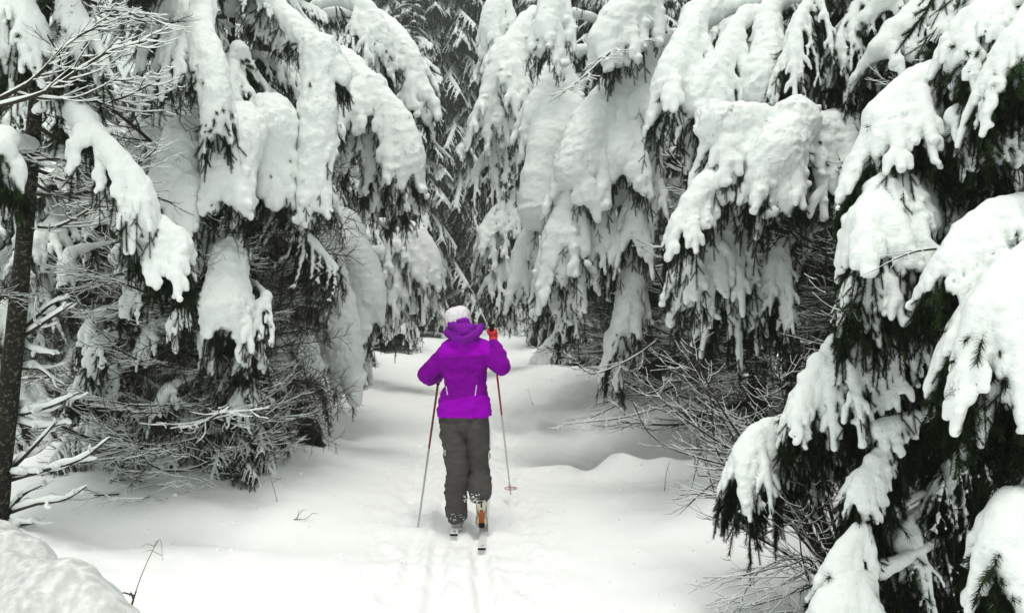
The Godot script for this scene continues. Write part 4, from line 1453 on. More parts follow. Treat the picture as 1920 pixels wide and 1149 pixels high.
	bough(l3, [Vector3(-1.35, 2.71, -8.22), Vector3(-1.17, 2.66, -8.22), Vector3(-1.09, 2.46, -8.22)], {"r0": 0.08, "r1": 0.08, "n": 12, "len": 0.3, "rf": 0.06, "drop": 0.9})
	bough(l4, [Vector3(-1.68, 4.82, -9.86), Vector3(-1.28, 4.39, -9.45), Vector3(-1.09, 3.98, -9.35), Vector3(-1.00, 3.59, -9.34)], {"r0": 0.13, "r1": 0.11, "n": 22, "len": 0.6, "rf": 0.08, "drop": 0.9})
	bough(l4, [Vector3(-1.71, 4.70, -9.06), Vector3(-1.45, 4.46, -8.85), Vector3(-1.34, 4.07, -8.85)], {"r0": 0.1, "r1": 0.1, "n": 18, "len": 0.5, "rf": 0.06, "drop": 1.0})
	bough(l4, [Vector3(-2.16, 1.59, -9.90), Vector3(-1.97, 1.32, -9.60), Vector3(-1.90, 0.84, -9.49)], {"r0": 0.18, "r1": 0.24, "n": 16, "len": 0.5, "rf": 0.13, "spread": 0.6, "drop": 1.1, "h": 0.022, "needles": 0.4, "skirt": 0.2})
	bough(l4, [Vector3(-1.91, 2.12, -9.91), Vector3(-1.67, 1.80, -9.60), Vector3(-1.56, 1.47, -9.50)], {"r0": 0.14, "r1": 0.15, "n": 18, "len": 0.45, "rf": 0.09, "spread": 0.6, "drop": 1.1, "needles": 0.6})
	bough(l4, [Vector3(-2.11, 2.47, -10.42), Vector3(-1.94, 2.26, -10.21), Vector3(-1.84, 1.94, -10.11)], {"r0": 0.14, "r1": 0.13, "n": 16, "len": 0.5, "rf": 0.08, "drop": 1.1})
	bough(l5, [Vector3(-1.94, 2.68, -13.62), Vector3(-1.47, 2.45, -13.32), Vector3(-1.21, 2.03, -13.21)], {"r0": 0.13, "r1": 0.12, "n": 24, "len": 0.8, "rf": 0.08, "drop": 1.1})
	bough(l5, [Vector3(-2.11, 2.21, -13.61), Vector3(-1.83, 1.95, -13.41), Vector3(-1.73, 1.52, -13.30)], {"r0": 0.12, "r1": 0.1, "n": 22, "len": 0.7, "rf": 0.07, "drop": 1.1})
	bough(lt, [Vector3(-2.92, 3.47, -4.93), Vector3(-2.77, 3.22, -4.83), Vector3(-2.74, 3.06, -4.83)], {"r0": 0.07, "r1": 0.06, "n": 18, "len": 0.3, "rf": 0.04, "drop": 1.0})
	bough(lt, [Vector3(-2.69, 3.47, -5.03), Vector3(-2.55, 3.22, -4.93), Vector3(-2.56, 3.06, -4.93)], {"r0": 0.06, "r1": 0.06, "n": 14, "len": 0.26, "rf": 0.04, "drop": 1.0})
	bough(lt, [Vector3(-2.78, 2.45, -4.62), Vector3(-2.75, 2.33, -4.61), Vector3(-2.72, 2.25, -4.61)], {"r0": 0.075, "r1": 0.05, "n": 12, "len": 0.14, "rf": 0.035, "drop": 0.8})
	bough(l2, [Vector3(-2.09, 3.47, -6.44), Vector3(-2.06, 3.41, -6.43)], {"r0": 0.06, "r1": 0.05, "n": 12, "len": 0.2, "rf": 0.035, "drop": 0.8})
	# a green tuft low on the thicket tree
	bough(l2, [Vector3(-2.30, 1.03, -6.79), Vector3(-2.31, 0.82, -6.69), Vector3(-2.29, 0.57, -6.68)], {"r0": 0.012, "r1": 0.012, "n": 18, "len": 0.26, "rf": 0.012, "drop": 0.6, "needles": 3.0, "sprig": 0.16, "h": 0.0115})
	bough(l2, [Vector3(-2.26, 0.39, -6.73), Vector3(-2.21, 0.23, -6.67), Vector3(-2.19, 0.08, -6.67)], {"r0": 0.012, "r1": 0.01, "n": 18, "len": 0.22, "rf": 0.012, "drop": 0.6, "needles": 3.0, "sprig": 0.14, "h": 0.0115})
	bough(l3, [Vector3(-2.18, 0.62, -8.28), Vector3(-1.95, 0.47, -8.08), Vector3(-1.90, 0.26, -8.08)], {"r0": 0.015, "r1": 0.01, "n": 12, "len": 0.28, "rf": 0.012, "drop": 0.6, "needles": 1.6, "sprig": 0.2, "kind": 1})
	# small clumps of snow caught in the thicket
	for c in [Vector3(-1.75, 1.59, -6.00), Vector3(-2.26, 1.54, -5.90), Vector3(-2.55, 1.40, -6.10), Vector3(-3.07, 1.47, -6.30), Vector3(-2.87, 1.08, -6.19), Vector3(-1.96, 0.95, -6.29), Vector3(-2.47, 0.96, -6.19), Vector3(-2.96, 1.10, -5.99), Vector3(-2.62, 1.71, -6.00), Vector3(-3.18, 1.94, -6.21), Vector3(-1.87, 1.28, -6.19), Vector3(-2.89, 1.29, -5.99)]:
		bough(l2, [c, c + Vector3(-0.06, -0.07, 0.05), c + Vector3(-0.1, -0.16, 0.08)], {"r0": 0.03, "r1": 0.04, "n": 12, "len": 0.2, "rf": 0.028, "drop": 0.9, "needles": 0.8, "sprig": 0.14})
	# snow-laden stubs on the lichen trunk
	for s in [[Vector3(-3.24, 1.32, -5.49), Vector3(-2.92, 1.47, -5.30), Vector3(-2.72, 1.57, -5.20)], [Vector3(-3.23, 1.37, -5.50), Vector3(-2.99, 1.54, -5.40), Vector3(-2.88, 1.60, -5.40)], [Vector3(-3.26, 0.83, -5.49), Vector3(-2.87, 0.93, -5.19), Vector3(-2.63, 1.03, -5.09)], [Vector3(-3.26, 0.80, -5.49), Vector3(-2.97, 0.79, -5.28), Vector3(-2.73, 0.84, -5.19)], [Vector3(-3.28, 0.90, -5.49), Vector3(-3.08, 0.90, -5.39), Vector3(-2.97, 0.94, -5.39)], [Vector3(-3.29, 0.41, -5.48), Vector3(-2.81, 0.57, -5.08), Vector3(-2.51, 0.67, -4.88), Vector3(-2.30, 0.81, -4.79)], [Vector3(-3.31, 0.45, -5.48), Vector3(-3.01, 0.52, -5.18), Vector3(-2.85, 0.55, -5.08)], [Vector3(-3.29, 0.20, -5.47), Vector3(-2.88, 0.36, -5.08), Vector3(-2.66, 0.41, -4.98), Vector3(-2.48, 0.51, -4.88)], [Vector3(-3.31, 0.17, -5.47), Vector3(-3.09, 0.36, -5.28), Vector3(-2.88, 0.46, -5.18)], [Vector3(-3.31, 0.12, -5.47), Vector3(-3.01, 0.21, -5.17), Vector3(-2.94, 0.22, -5.17)], [Vector3(-3.24, 1.32, -5.49), Vector3(-3.06, 1.26, -5.39), Vector3(-2.85, 1.25, -5.29)], [Vector3(-3.28, 0.48, -5.48), Vector3(-3.02, 0.66, -5.28), Vector3(-2.82, 0.84, -5.19)], [Vector3(-3.24, 1.14, -5.49), Vector3(-3.04, 1.15, -5.39), Vector3(-2.94, 1.07, -5.39)]]:
		bare_limb(lt, s, 0.016, 0.031, 4, 0.2, 1)
	# long bare limbs in the upper left
	for s in [[Vector3(-2.67, 2.58, -4.32), Vector3(-2.40, 2.66, -4.32), Vector3(-2.21, 2.78, -4.32), Vector3(-2.05, 2.90, -4.37), Vector3(-1.88, 2.96, -4.43)], [Vector3(-2.73, 2.63, -4.42), Vector3(-2.51, 2.75, -4.42), Vector3(-2.37, 2.98, -4.53), Vector3(-2.21, 3.12, -4.63)], [Vector3(-2.90, 2.37, -5.31), Vector3(-2.55, 2.28, -5.11), Vector3(-2.28, 2.36, -5.01), Vector3(-2.12, 2.49, -5.02)], [Vector3(-3.04, 2.06, -5.41), Vector3(-2.80, 2.05, -5.21), Vector3(-2.50, 2.14, -5.01), Vector3(-2.41, 2.22, -5.01)], [Vector3(-3.02, 2.51, -5.32), Vector3(-2.98, 2.46, -5.02), Vector3(-3.07, 2.46, -4.92)], [Vector3(-3.02, 2.47, -5.32), Vector3(-2.71, 2.44, -5.12), Vector3(-2.45, 2.27, -4.91)], [Vector3(-2.92, 3.01, -5.33), Vector3(-2.47, 2.90, -5.02), Vector3(-2.11, 2.88, -4.92)], [Vector3(-2.90, 2.91, -5.32), Vector3(-2.41, 2.77, -5.02), Vector3(-2.05, 2.88, -4.92)], [Vector3(-2.92, 3.28, -5.33), Vector3(-2.41, 3.31, -5.03), Vector3(-2.08, 3.25, -4.93)]]:
		bare_limb(lt, s, 0.012, 0.014, 10, 0.4, 2)
	# limbs sweeping out of the thicket towards the left
	for s in [[Vector3(-2.33, 1.33, -6.80), Vector3(-2.51, 1.59, -6.00), Vector3(-2.74, 1.74, -5.70), Vector3(-2.94, 1.81, -5.60)], [Vector3(-2.33, 0.98, -6.79), Vector3(-2.47, 1.08, -6.19), Vector3(-2.73, 1.22, -5.89), Vector3(-3.01, 1.59, -5.80)], [Vector3(-2.30, 0.72, -6.78), Vector3(-2.44, 0.81, -6.19), Vector3(-2.69, 0.85, -5.89), Vector3(-2.98, 0.95, -5.79)], [Vector3(-2.30, 0.55, -6.78), Vector3(-2.44, 0.53, -6.18), Vector3(-2.65, 0.58, -5.88), Vector3(-2.87, 0.75, -5.78)], [Vector3(-2.30, 0.34, -6.78), Vector3(-2.43, 0.31, -6.28), Vector3(-2.58, 0.41, -5.98), Vector3(-2.71, 0.70, -5.88)], [Vector3(-2.30, 0.29, -6.78), Vector3(-2.55, 0.21, -6.37), Vector3(-2.79, 0.26, -6.18), Vector3(-2.92, 0.47, -6.08)], [Vector3(-2.30, 1.24, -6.79), Vector3(-2.43, 1.27, -6.29), Vector3(-2.62, 1.40, -6.00)], [Vector3(-2.28, 0.64, -6.78), Vector3(-1.95, 0.74, -6.38), Vector3(-1.80, 0.95, -6.29)], [Vector3(-2.28, 0.47, -6.78), Vector3(-1.99, 0.49, -6.38), Vector3(-1.84, 0.75, -6.28)]]:
		bare_limb(l2, s, 0.011, 0.009, 14, 0.5, 2)

	# ------------------------------------------------------------ boughs shaped one by one, right
	# far and middle right
	bough(r5, [Vector3(0.40, 6.74, -15.70), Vector3(-0.05, 6.02, -15.08), Vector3(-0.33, 5.35, -14.87), Vector3(-0.48, 4.58, -14.76)], {"r0": 0.15, "r1": 0.12, "n": 28, "len": 1.0, "rf": 0.1, "drop": 1.1})
	bough(r5, [Vector3(0.00, 7.30, -15.91), Vector3(-0.34, 6.72, -15.50), Vector3(-0.41, 6.16, -15.39)], {"r0": 0.15, "r1": 0.15, "n": 20, "len": 0.8, "rf": 0.1, "drop": 1.2})
	bough(r5, [Vector3(0.40, 3.43, -15.64), Vector3(-0.14, 3.17, -15.03), Vector3(-0.52, 2.63, -14.82)], {"r0": 0.14, "r1": 0.1, "n": 26, "len": 0.8, "rf": 0.08, "drop": 1.1})
	bough(r5, [Vector3(0.30, 4.76, -15.66), Vector3(-0.24, 4.30, -15.25), Vector3(-0.67, 3.69, -15.04)], {"r0": 0.1, "r1": 0.08, "n": 30, "len": 0.9, "rf": 0.055, "drop": 1.1, "kind": 1})
	bough(r5, [Vector3(0.49, 2.38, -15.42), Vector3(0.00, 2.17, -15.01), Vector3(-0.42, 1.79, -14.81)], {"r0": 0.09, "r1": 0.07, "n": 28, "len": 0.7, "rf": 0.05, "drop": 1.1, "kind": 1})
	bough(r4, [Vector3(0.67, 3.70, -10.64), Vector3(0.48, 3.36, -10.23), Vector3(0.35, 2.90, -10.13), Vector3(0.35, 2.51, -10.12)], {"r0": 0.24, "r1": 0.25, "n": 10, "len": 0.4, "rf": 0.16, "spread": 0.6, "drop": 1.0, "h": 0.022, "needles": 0.3, "skirt": 0.2, "amp": 0.12})
	bough(r4, [Vector3(0.62, 5.27, -10.37), Vector3(0.44, 4.85, -10.06), Vector3(0.39, 4.60, -9.96)], {"r0": 0.17, "r1": 0.12, "n": 16, "len": 0.45, "rf": 0.08, "drop": 1.0})
	bough(r4, [Vector3(0.71, 4.74, -11.26), Vector3(0.41, 4.24, -10.95), Vector3(0.27, 3.74, -10.84)], {"r0": 0.14, "r1": 0.12, "n": 22, "len": 0.7, "rf": 0.08, "drop": 1.1})
	bough(r4, [Vector3(0.34, 2.42, -10.62), Vector3(0.16, 2.14, -10.41), Vector3(0.10, 1.68, -10.40)], {"r0": 0.12, "r1": 0.1, "n": 20, "len": 0.5, "rf": 0.07, "drop": 1.1})
	bough(r4, [Vector3(0.83, 1.68, -10.90), Vector3(0.71, 1.48, -10.70), Vector3(0.65, 1.24, -10.69)], {"r0": 0.06, "r1": 0.06, "n": 22, "len": 0.32, "rf": 0.05, "drop": 1.2, "kind": 1})
	bough(r3, [Vector3(1.54, 4.19, -9.05), Vector3(1.09, 3.69, -8.64), Vector3(0.80, 3.22, -8.43), Vector3(0.60, 2.73, -8.32)], {"r0": 0.2, "r1": 0.17, "n": 30, "len": 0.7, "rf": 0.11, "spread": 0.75, "drop": 0.9, "h": 0.02})
	bough(r3, [Vector3(1.44, 3.71, -8.94), Vector3(1.18, 3.29, -8.53), Vector3(1.08, 2.89, -8.32)], {"r0": 0.16, "r1": 0.15, "n": 24, "len": 0.6, "rf": 0.09, "drop": 0.9})
	bough(r3, [Vector3(0.65, 2.65, -8.52), Vector3(0.51, 2.26, -8.41), Vector3(0.45, 1.89, -8.41)], {"attach": false, "r0": 0.15, "r1": 0.13, "n": 22, "len": 0.5, "rf": 0.085, "drop": 1.1})
	bough(r3, [Vector3(1.49, 3.00, -8.73), Vector3(1.37, 2.65, -8.52), Vector3(1.22, 2.26, -8.41)], {"r0": 0.1, "r1": 0.09, "n": 24, "len": 0.5, "rf": 0.06, "drop": 1.0})
	bough(r3, [Vector3(1.05, 2.56, -8.72), Vector3(0.86, 2.32, -8.51), Vector3(0.78, 2.05, -8.51)], {"r0": 0.1, "r1": 0.09, "n": 24, "len": 0.5, "rf": 0.06, "drop": 1.0})
	bough(r3, [Vector3(1.51, 4.64, -8.56), Vector3(1.12, 4.27, -8.25), Vector3(0.87, 3.98, -8.15)], {"r0": 0.18, "r1": 0.15, "n": 20, "len": 0.5, "rf": 0.09, "drop": 0.9})
	bough(r3, [Vector3(1.33, 2.07, -8.91), Vector3(1.24, 1.68, -8.70), Vector3(1.12, 1.24, -8.59)], {"r0": 0.1, "r1": 0.13, "n": 18, "len": 0.4, "rf": 0.07, "drop": 1.1})
	bough(r3, [Vector3(1.13, 1.24, -8.69), Vector3(1.05, 1.02, -8.69), Vector3(1.04, 0.85, -8.69)], {"attach": false, "r0": 0.12, "r1": 0.07, "n": 8, "len": 0.25, "rf": 0.05, "drop": 1.0})
	bare_limb(r3, [Vector3(1.58, 4.29, -8.65), Vector3(1.01, 3.96, -8.04), Vector3(0.69, 3.65, -7.84), Vector3(0.49, 3.48, -7.74)], 0.014, 0.02, 12, 0.45, 2)
	bare_limb(r3, [Vector3(1.47, 1.13, -8.59), Vector3(1.16, 0.97, -8.29), Vector3(0.77, 0.85, -8.09), Vector3(0.56, 1.04, -7.99)], 0.010, 0.012, 8, 0.4, 2)
	bare_limb(r3, [Vector3(1.58, 0.48, -8.58), Vector3(1.16, 0.41, -8.28), Vector3(0.77, 0.39, -8.08), Vector3(0.46, 0.38, -7.98)], 0.009, 0.012, 9, 0.35, 2)
	# the great paw and its neighbours
	bough(r2, [Vector3(2.43, 2.77, -5.92), Vector3(2.02, 2.71, -5.72), Vector3(1.63, 2.73, -5.62), Vector3(1.35, 2.68, -5.57)], {"r0": 0.075, "r1": 0.12, "n": 26, "len": 0.62, "rf": 0.075, "spread": 0.5, "fwd": 0.15, "drop": 0.95, "t0": 0.1, "h": 0.015})
	bough(r2, [Vector3(1.88, 2.68, -5.62), Vector3(1.73, 2.50, -5.47), Vector3(1.61, 2.33, -5.41)], {"attach": false, "r0": 0.16, "r1": 0.13, "n": 14, "len": 0.4, "rf": 0.075, "spread": 0.7, "drop": 0.9, "h": 0.015})
	bough(r2, [Vector3(1.40, 2.45, -5.62), Vector3(1.23, 2.25, -5.46), Vector3(1.06, 2.04, -5.41)], {"attach": false, "r0": 0.09, "r1": 0.06, "n": 16, "len": 0.3, "rf": 0.045, "spread": 0.6, "fwd": 0.6, "drop": 0.6})
	bough(r2, [Vector3(1.56, 2.24, -6.01), Vector3(1.33, 2.04, -5.86), Vector3(1.25, 1.82, -5.80)], {"r0": 0.12, "r1": 0.13, "n": 20, "len": 0.5, "rf": 0.075, "spread": 0.6, "drop": 1.1})
	bough(r2, [Vector3(1.67, 2.09, -6.01), Vector3(1.55, 1.89, -5.91), Vector3(1.48, 1.67, -5.90)], {"r0": 0.08, "r1": 0.07, "n": 20, "len": 0.5, "rf": 0.05, "drop": 1.1})
	bough(r2, [Vector3(2.01, 2.01, -6.01), Vector3(1.83, 1.82, -5.90), Vector3(1.76, 1.56, -5.90)], {"r0": 0.05, "r1": 0.04, "n": 22, "len": 0.4, "rf": 0.035, "drop": 1.1})
	bough(r2, [Vector3(1.50, 3.74, -6.44), Vector3(1.30, 3.48, -6.24), Vector3(1.17, 3.21, -6.13), Vector3(1.12, 3.02, -6.13)], {"r0": 0.12, "r1": 0.1, "n": 16, "len": 0.4, "rf": 0.06, "drop": 0.9})
	bough(r2, [Vector3(1.76, 3.67, -6.34), Vector3(1.55, 3.33, -6.13), Vector3(1.38, 3.13, -6.08), Vector3(1.29, 2.92, -6.02)], {"r0": 0.08, "r1": 0.08, "n": 18, "len": 0.45, "rf": 0.05, "drop": 1.0})
	bough(r2, [Vector3(1.96, 3.75, -6.34), Vector3(1.86, 3.33, -6.13), Vector3(1.75, 3.00, -6.03)], {"r0": 0.07, "r1": 0.12, "n": 16, "len": 0.4, "rf": 0.06, "drop": 1.0})
	bough(r2, [Vector3(2.20, 3.80, -6.04), Vector3(1.95, 3.40, -5.83), Vector3(1.87, 3.10, -5.83)], {"r0": 0.035, "r1": 0.03, "n": 20, "len": 0.4, "rf": 0.028, "drop": 1.1, "needles": 1.8})
	bough(r2, [Vector3(2.58, 3.80, -6.04), Vector3(2.28, 3.43, -5.83), Vector3(2.20, 3.06, -5.83)], {"r0": 0.03, "r1": 0.03, "n": 22, "len": 0.42, "rf": 0.024, "drop": 1.1, "needles": 1.8})
	bough(r2, [Vector3(2.81, 3.72, -6.04), Vector3(2.54, 3.36, -5.83), Vector3(2.46, 3.03, -5.83)], {"r0": 0.03, "r1": 0.03, "n": 22, "len": 0.42, "rf": 0.022, "drop": 1.1, "needles": 2.0})
	# the nearest tree
	bough(rn, [Vector3(2.30, 2.70, -3.92), Vector3(1.97, 2.61, -3.77), Vector3(1.76, 2.52, -3.67), Vector3(1.57, 2.37, -3.61), Vector3(1.53, 2.19, -3.61)], {"r0": 0.062, "r1": 0.048, "n": 43, "len": 0.36, "rf": 0.042, "spread": 0.75, "drop": 0.8, "h": 0.0105, "sub": 4, "amp": 0.18, "freq": 14.0})
	bough(rn, [Vector3(2.17, 2.44, -3.62), Vector3(1.97, 2.38, -3.51), Vector3(1.81, 2.35, -3.46)], {"r0": 0.057, "r1": 0.042, "n": 33, "len": 0.3, "rf": 0.031, "spread": 0.7, "drop": 1.0, "h": 0.0105, "sub": 4})
	bough(rn, [Vector3(2.10, 2.98, -3.63), Vector3(1.97, 2.79, -3.52), Vector3(1.87, 2.64, -3.47)], {"r0": 0.062, "r1": 0.048, "n": 36, "len": 0.32, "rf": 0.035, "spread": 0.7, "drop": 0.9, "h": 0.0105, "sub": 4, "amp": 0.18, "freq": 14.0})
	bough(rn, [Vector3(2.07, 2.75, -3.32), Vector3(1.93, 2.61, -3.22), Vector3(1.89, 2.49, -3.22)], {"r0": 0.048, "r1": 0.033, "n": 29, "len": 0.28, "rf": 0.028, "drop": 1.0, "h": 0.0105, "sub": 4})
	bough(rn, [Vector3(2.00, 2.01, -3.81), Vector3(1.71, 2.07, -3.61), Vector3(1.55, 2.02, -3.51), Vector3(1.44, 1.88, -3.45)], {"r0": 0.057, "r1": 0.057, "n": 33, "len": 0.36, "rf": 0.052, "spread": 0.75, "drop": 0.8, "h": 0.0105, "sub": 4, "amp": 0.18, "freq": 14.0})
	bough(rn, [Vector3(1.66, 1.91, -3.56), Vector3(1.51, 1.79, -3.45), Vector3(1.40, 1.66, -3.40)], {"attach": false, "r0": 0.057, "r1": 0.033, "n": 29, "len": 0.3, "rf": 0.035, "drop": 0.8, "h": 0.0105, "sub": 4, "amp": 0.18, "freq": 14.0})
	bough(rn, [Vector3(2.07, 1.99, -3.31), Vector3(1.84, 1.94, -3.16), Vector3(1.67, 1.84, -3.10), Vector3(1.57, 1.72, -3.05)], {"r0": 0.053, "r1": 0.033, "n": 36, "len": 0.3, "rf": 0.031, "spread": 0.7, "drop": 0.7, "h": 0.0105, "sub": 4})
	bough(rn, [Vector3(1.90, 1.77, -3.00), Vector3(1.71, 1.68, -2.90), Vector3(1.60, 1.55, -2.85), Vector3(1.61, 1.39, -2.85)], {"r0": 0.062, "r1": 0.042, "n": 40, "len": 0.32, "rf": 0.039, "spread": 0.7, "drop": 1.0, "h": 0.0105, "sub": 4, "amp": 0.18, "freq": 14.0})
	bough(rn, [Vector3(1.84, 1.55, -2.90), Vector3(1.74, 1.46, -2.85), Vector3(1.68, 1.38, -2.80)], {"r0": 0.048, "r1": 0.038, "n": 22, "len": 0.25, "rf": 0.031, "drop": 1.0, "h": 0.0105, "sub": 4})
	bough(rn, [Vector3(1.98, 1.66, -3.90), Vector3(1.69, 1.57, -3.80), Vector3(1.45, 1.40, -3.75), Vector3(1.27, 1.15, -3.69)], {"r0": 0.029, "r1": 0.033, "n": 49, "len": 0.36, "rf": 0.035, "spread": 0.7, "drop": 1.0, "h": 0.0105, "sub": 4})
	bough(rn, [Vector3(1.88, 1.41, -4.00), Vector3(1.68, 1.29, -3.89), Vector3(1.59, 1.17, -3.84)], {"r0": 0.029, "r1": 0.024, "n": 36, "len": 0.34, "rf": 0.030, "drop": 1.1, "h": 0.0105, "sub": 4})
	bough(rn, [Vector3(1.64, 1.05, -4.09), Vector3(1.34, 1.03, -3.99), Vector3(1.15, 0.94, -3.94), Vector3(1.06, 0.87, -3.89)], {"r0": 0.038, "r1": 0.026, "n": 40, "len": 0.34, "rf": 0.035, "spread": 0.6, "drop": 1.0, "h": 0.0105, "sub": 4, "needles": 0.6, "skirt": 0.3})
	bough(rn, [Vector3(2.09, 1.22, -3.79), Vector3(1.80, 1.10, -3.64), Vector3(1.54, 1.04, -3.54)], {"r0": 0.022, "r1": 0.036, "n": 8, "len": 0.15, "rf": 0.025, "t0": 0.6, "drop": 0.8, "h": 0.0105, "sub": 4})
	bough(rn, [Vector3(1.62, 1.00, -3.59), Vector3(1.50, 0.91, -3.49), Vector3(1.40, 0.80, -3.43)], {"attach": false, "r0": 0.025, "r1": 0.029, "n": 16, "len": 0.15, "rf": 0.025, "drop": 0.9, "h": 0.0105, "sub": 4})
	bough(rn, [Vector3(1.82, 0.96, -2.89), Vector3(1.62, 0.91, -2.74), Vector3(1.56, 0.79, -2.68)], {"r0": 0.057, "r1": 0.038, "n": 27, "len": 0.22, "rf": 0.035, "drop": 1.0, "h": 0.0105, "sub": 4, "amp": 0.18, "freq": 14.0})
	bough(rn, [Vector3(1.66, 0.73, -3.58), Vector3(1.40, 0.65, -3.38), Vector3(1.27, 0.53, -3.33)], {"r0": 0.022, "r1": 0.029, "n": 21, "len": 0.22, "rf": 0.028, "drop": 1.0, "t0": 0.45, "h": 0.0105, "sub": 4})
	bough(rn, [Vector3(1.49, 0.50, -3.38), Vector3(1.30, 0.47, -3.28), Vector3(1.21, 0.39, -3.28)], {"r0": 0.038, "r1": 0.033, "n": 22, "len": 0.25, "rf": 0.035, "drop": 0.8, "h": 0.0105, "sub": 4})
	bough(rn, [Vector3(1.88, 0.72, -3.68), Vector3(1.66, 0.65, -3.53), Vector3(1.60, 0.51, -3.48)], {"r0": 0.012, "r1": 0.009, "n": 43, "len": 0.34, "rf": 0.014, "drop": 1.1, "needles": 1.6, "h": 0.0105, "sub": 4})
	bough(rn, [Vector3(2.11, 1.05, -3.69), Vector3(1.89, 0.93, -3.59), Vector3(1.82, 0.75, -3.58)], {"r0": 0.009, "r1": 0.007, "n": 43, "len": 0.34, "rf": 0.010, "drop": 1.1, "needles": 1.8, "h": 0.011})
	bough(rn, [Vector3(2.20, 0.63, -3.68), Vector3(1.96, 0.54, -3.53), Vector3(1.86, 0.40, -3.48)], {"r0": 0.009, "r1": 0.007, "n": 43, "len": 0.34, "rf": 0.010, "drop": 1.1, "needles": 1.8, "h": 0.011})
	bough(rn, [Vector3(2.15, 1.44, -3.90), Vector3(1.93, 1.30, -3.79), Vector3(1.85, 1.13, -3.79)], {"r0": 0.009, "r1": 0.007, "n": 43, "len": 0.34, "rf": 0.010, "drop": 1.1, "needles": 1.8, "h": 0.011})
	# needles filling the dark inside of the nearest tree
	var rng := RandomNumberGenerator.new()
	rng.seed = 8
	var fill: Array = []
	for k in 1500:
		var a := rng.randf_range(1.7, 5.4)
		var rad := rng.randf_range(0.15, 1.0)
		var y := rng.randf_range(0.15, 3.0)
		var d := Vector3(cos(a) * 0.5, rng.randf_range(-1.3, -0.3), -sin(a) * 0.5)
		fill.append(Transform3D(sprig_basis(d, rng.randf_range(0.16, 0.3), rng), Vector3(cos(a) * rad, y, -sin(a) * rad)))
	sprig_cloud("inner_needles", rn, fill, 0)
	for k in 30:
		var a := rng.randf_range(1.9, 5.2)
		put_copy(proto_limbs[k % proto_limbs.size()], rn, Vector3(0, rng.randf_range(0.2, 2.9), 0), a, rng.randf_range(-0.5, 0.0), rng.randf_range(0.8, 1.2))
	# thin limbs in front of the nearest tree
	for s in [[Vector3(1.80, 1.82, -3.30), Vector3(1.54, 1.80, -3.20), Vector3(1.38, 1.74, -3.15)], [Vector3(1.62, 1.40, -3.50), Vector3(1.34, 1.55, -3.35), Vector3(1.19, 1.70, -3.30)], [Vector3(1.82, 1.82, -3.30), Vector3(1.70, 1.70, -3.20), Vector3(1.70, 1.58, -3.15)]]:
		bare_limb(rn, s, 0.006, 0.004, 8, 0.2, 1)

	# ------------------------------------------------------------ shrub and little things on the snow
	shrub("leafless shrub fanning out to the left from under the nearest right-hand spruce", Vector3(1.74, 0.33, -4.28), [[Vector3(1.47, 0.60, -4.28), Vector3(1.21, 0.78, -4.33), Vector3(0.93, 0.96, -4.44), Vector3(0.80, 1.07, -4.49)], [Vector3(1.49, 0.41, -4.18), Vector3(1.25, 0.56, -4.18), Vector3(1.12, 0.63, -4.18), Vector3(0.97, 0.63, -4.18)], [Vector3(1.47, 0.52, -4.28), Vector3(1.28, 0.77, -4.38), Vector3(1.11, 1.04, -4.49), Vector3(0.96, 1.37, -4.60)], [Vector3(1.62, 0.49, -4.38), Vector3(1.45, 0.64, -4.48), Vector3(1.19, 0.76, -4.58), Vector3(0.95, 0.77, -4.68)], [Vector3(1.63, 0.52, -4.28), Vector3(1.56, 0.72, -4.38), Vector3(1.48, 0.98, -4.49), Vector3(1.46, 1.20, -4.59)], [Vector3(1.49, 0.44, -4.18), Vector3(1.28, 0.71, -4.18), Vector3(1.02, 0.76, -4.18)]], 0.012, 0.0055)
	shrub("small leafless shrub at the bottom edge below the spreading one", Vector3(1.49, 0.27, -3.77), [[Vector3(1.37, 0.41, -3.78), Vector3(1.25, 0.41, -3.78), Vector3(1.02, 0.36, -3.78)], [Vector3(1.40, 0.41, -3.78), Vector3(1.34, 0.53, -3.78), Vector3(1.30, 0.63, -3.78)], [Vector3(1.37, 0.31, -3.78), Vector3(1.23, 0.27, -3.77), Vector3(1.08, 0.23, -3.77)]], 0.007, 0.005)
	mound("snow-covered boulder in the bottom left corner, two rounded humps", Vector3(-2.20, 0.22, -3.97), [[Vector3(-2.70, 0.21, -4.27), 0.26, Vector3(-2.47, 0.21, -4.17), 0.2], [Vector3(-2.31, 0.17, -4.02), 0.17, Vector3(-2.38, 0.04, -3.97), 0.2], [Vector3(-2.13, 0.23, -3.92), 0.17, Vector3(-2.00, 0.16, -3.87), 0.17], [Vector3(-1.93, 0.15, -3.82), 0.14, Vector3(-1.83, 0.07, -3.77), 0.16], [Vector3(-2.17, 0.12, -3.77), 0.2, Vector3(-1.90, 0.03, -3.77), 0.2]], 0.012, vignetted_crust_mat)
	mound("small rounded snow hump behind the lichen trunk's lowest stubs", Vector3(-3.32, 0.29, -6.58), [[Vector3(-3.39, 0.31, -6.58), 0.16, Vector3(-3.13, 0.35, -6.48), 0.12]])
	stalk("bent dry grass stalk standing beside the bottom left boulder", [Vector3(-1.95, 0.06, -4.27), Vector3(-1.90, 0.18, -4.27), Vector3(-1.85, 0.30, -4.28), Vector3(-1.80, 0.38, -4.28), Vector3(-1.79, 0.27, -4.28)], 0.003, 3)
	stalk("dark broken twig sticking out at the foot of the boulder, bottom edge", [Vector3(-1.88, 0.05, -4.07), Vector3(-1.85, 0.13, -4.07), Vector3(-1.83, 0.19, -4.07)], 0.008, 2, "twig", true)
	stalk("dark forked twig poking through the boulder's snow", [Vector3(-2.05, 0.07, -4.02), Vector3(-1.98, 0.19, -3.97), Vector3(-1.93, 0.22, -3.97)], 0.006, 3, "twig", true)
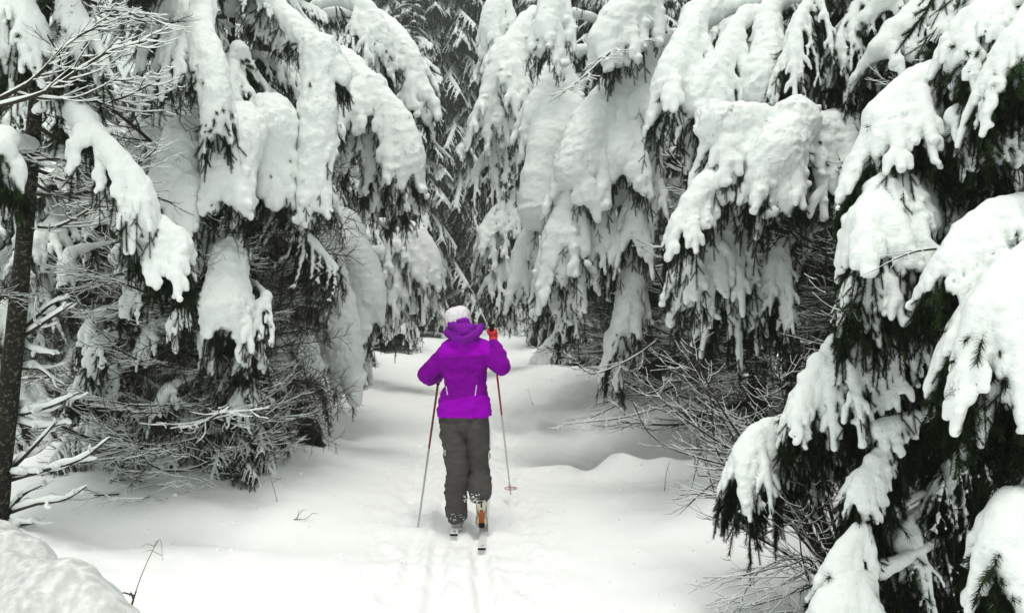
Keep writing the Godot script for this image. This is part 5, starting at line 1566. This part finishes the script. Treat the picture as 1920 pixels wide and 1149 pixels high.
	stalk("tallest dry stalk right of the thicket tree's foot", [Vector3(-1.95, 0.19, -6.37), Vector3(-1.99, 0.37, -6.38), Vector3(-2.02, 0.49, -6.38)], 0.003, 4)
	stalk("thin dry stalk leaning over the snow right of the thicket tree", [Vector3(-1.75, 0.09, -6.27), Vector3(-1.79, 0.19, -6.27), Vector3(-1.82, 0.27, -6.28)], 0.003, 3)
	stalk("little dry twig lying on the snow left of the skier's pole", [Vector3(-1.62, 0.01, -5.97), Vector3(-1.55, 0.02, -5.97), Vector3(-1.47, 0.02, -5.97)], 0.004, 3, "twig", true)
	stalk("lone thin twig standing on the slope right of the skier", [Vector3(0.34, -0.17, -12.47), Vector3(0.29, 0.01, -12.47), Vector3(0.24, 0.20, -12.48)], 0.004, 1, "twig", true)
	stalk("thin twig rising from the right bank before the hollow", [Vector3(1.23, 0.10, -6.77), Vector3(1.25, 0.19, -6.77), Vector3(1.28, 0.28, -6.78)], 0.003, 1, "twig", true)

	# clods shaken from the boughs, lying along the trail and under the trees
	var clod := SphereMesh.new()
	clod.radius = 1.0
	clod.height = 1.5
	clod.radial_segments = 9
	clod.rings = 5
	var clods := MultiMesh.new()
	clods.transform_format = MultiMesh.TRANSFORM_3D
	clods.mesh = clod
	clods.instance_count = 520
	for k in 520:
		var d := 4.0 + 14.0 * pow(rng.randf(), 1.3)
		var x := trail_x(d) + (1.0 if rng.randf() < 0.5 else -1.0) * (0.35 + 2.2 * pow(rng.randf(), 1.2))
		var s := rng.randf_range(0.006, 0.014) if rng.randf() < 0.85 else rng.randf_range(0.012, 0.02)
		clods.set_instance_transform(k, Transform3D(Basis.from_euler(Vector3(rng.randf(), rng.randf() * TAU, rng.randf())).scaled(Vector3(s, s * 0.8, s * rng.randf_range(0.7, 1.3))), Vector3(x, land(x, -d) + s * 0.2, -d)))
	var cm := MultiMeshInstance3D.new()
	cm.name = "snow_clods"
	cm.multimesh = clods
	cm.material_override = ground_mat
	cm.set_meta("kind", "stuff")
	cm.set_meta("label", "small clods of fallen snow scattered along the trail")
	add_child(cm, true)

	run_jobs()
	for p in proto_boughs + proto_limbs + far_boughs + far_limbs:
		p.free()
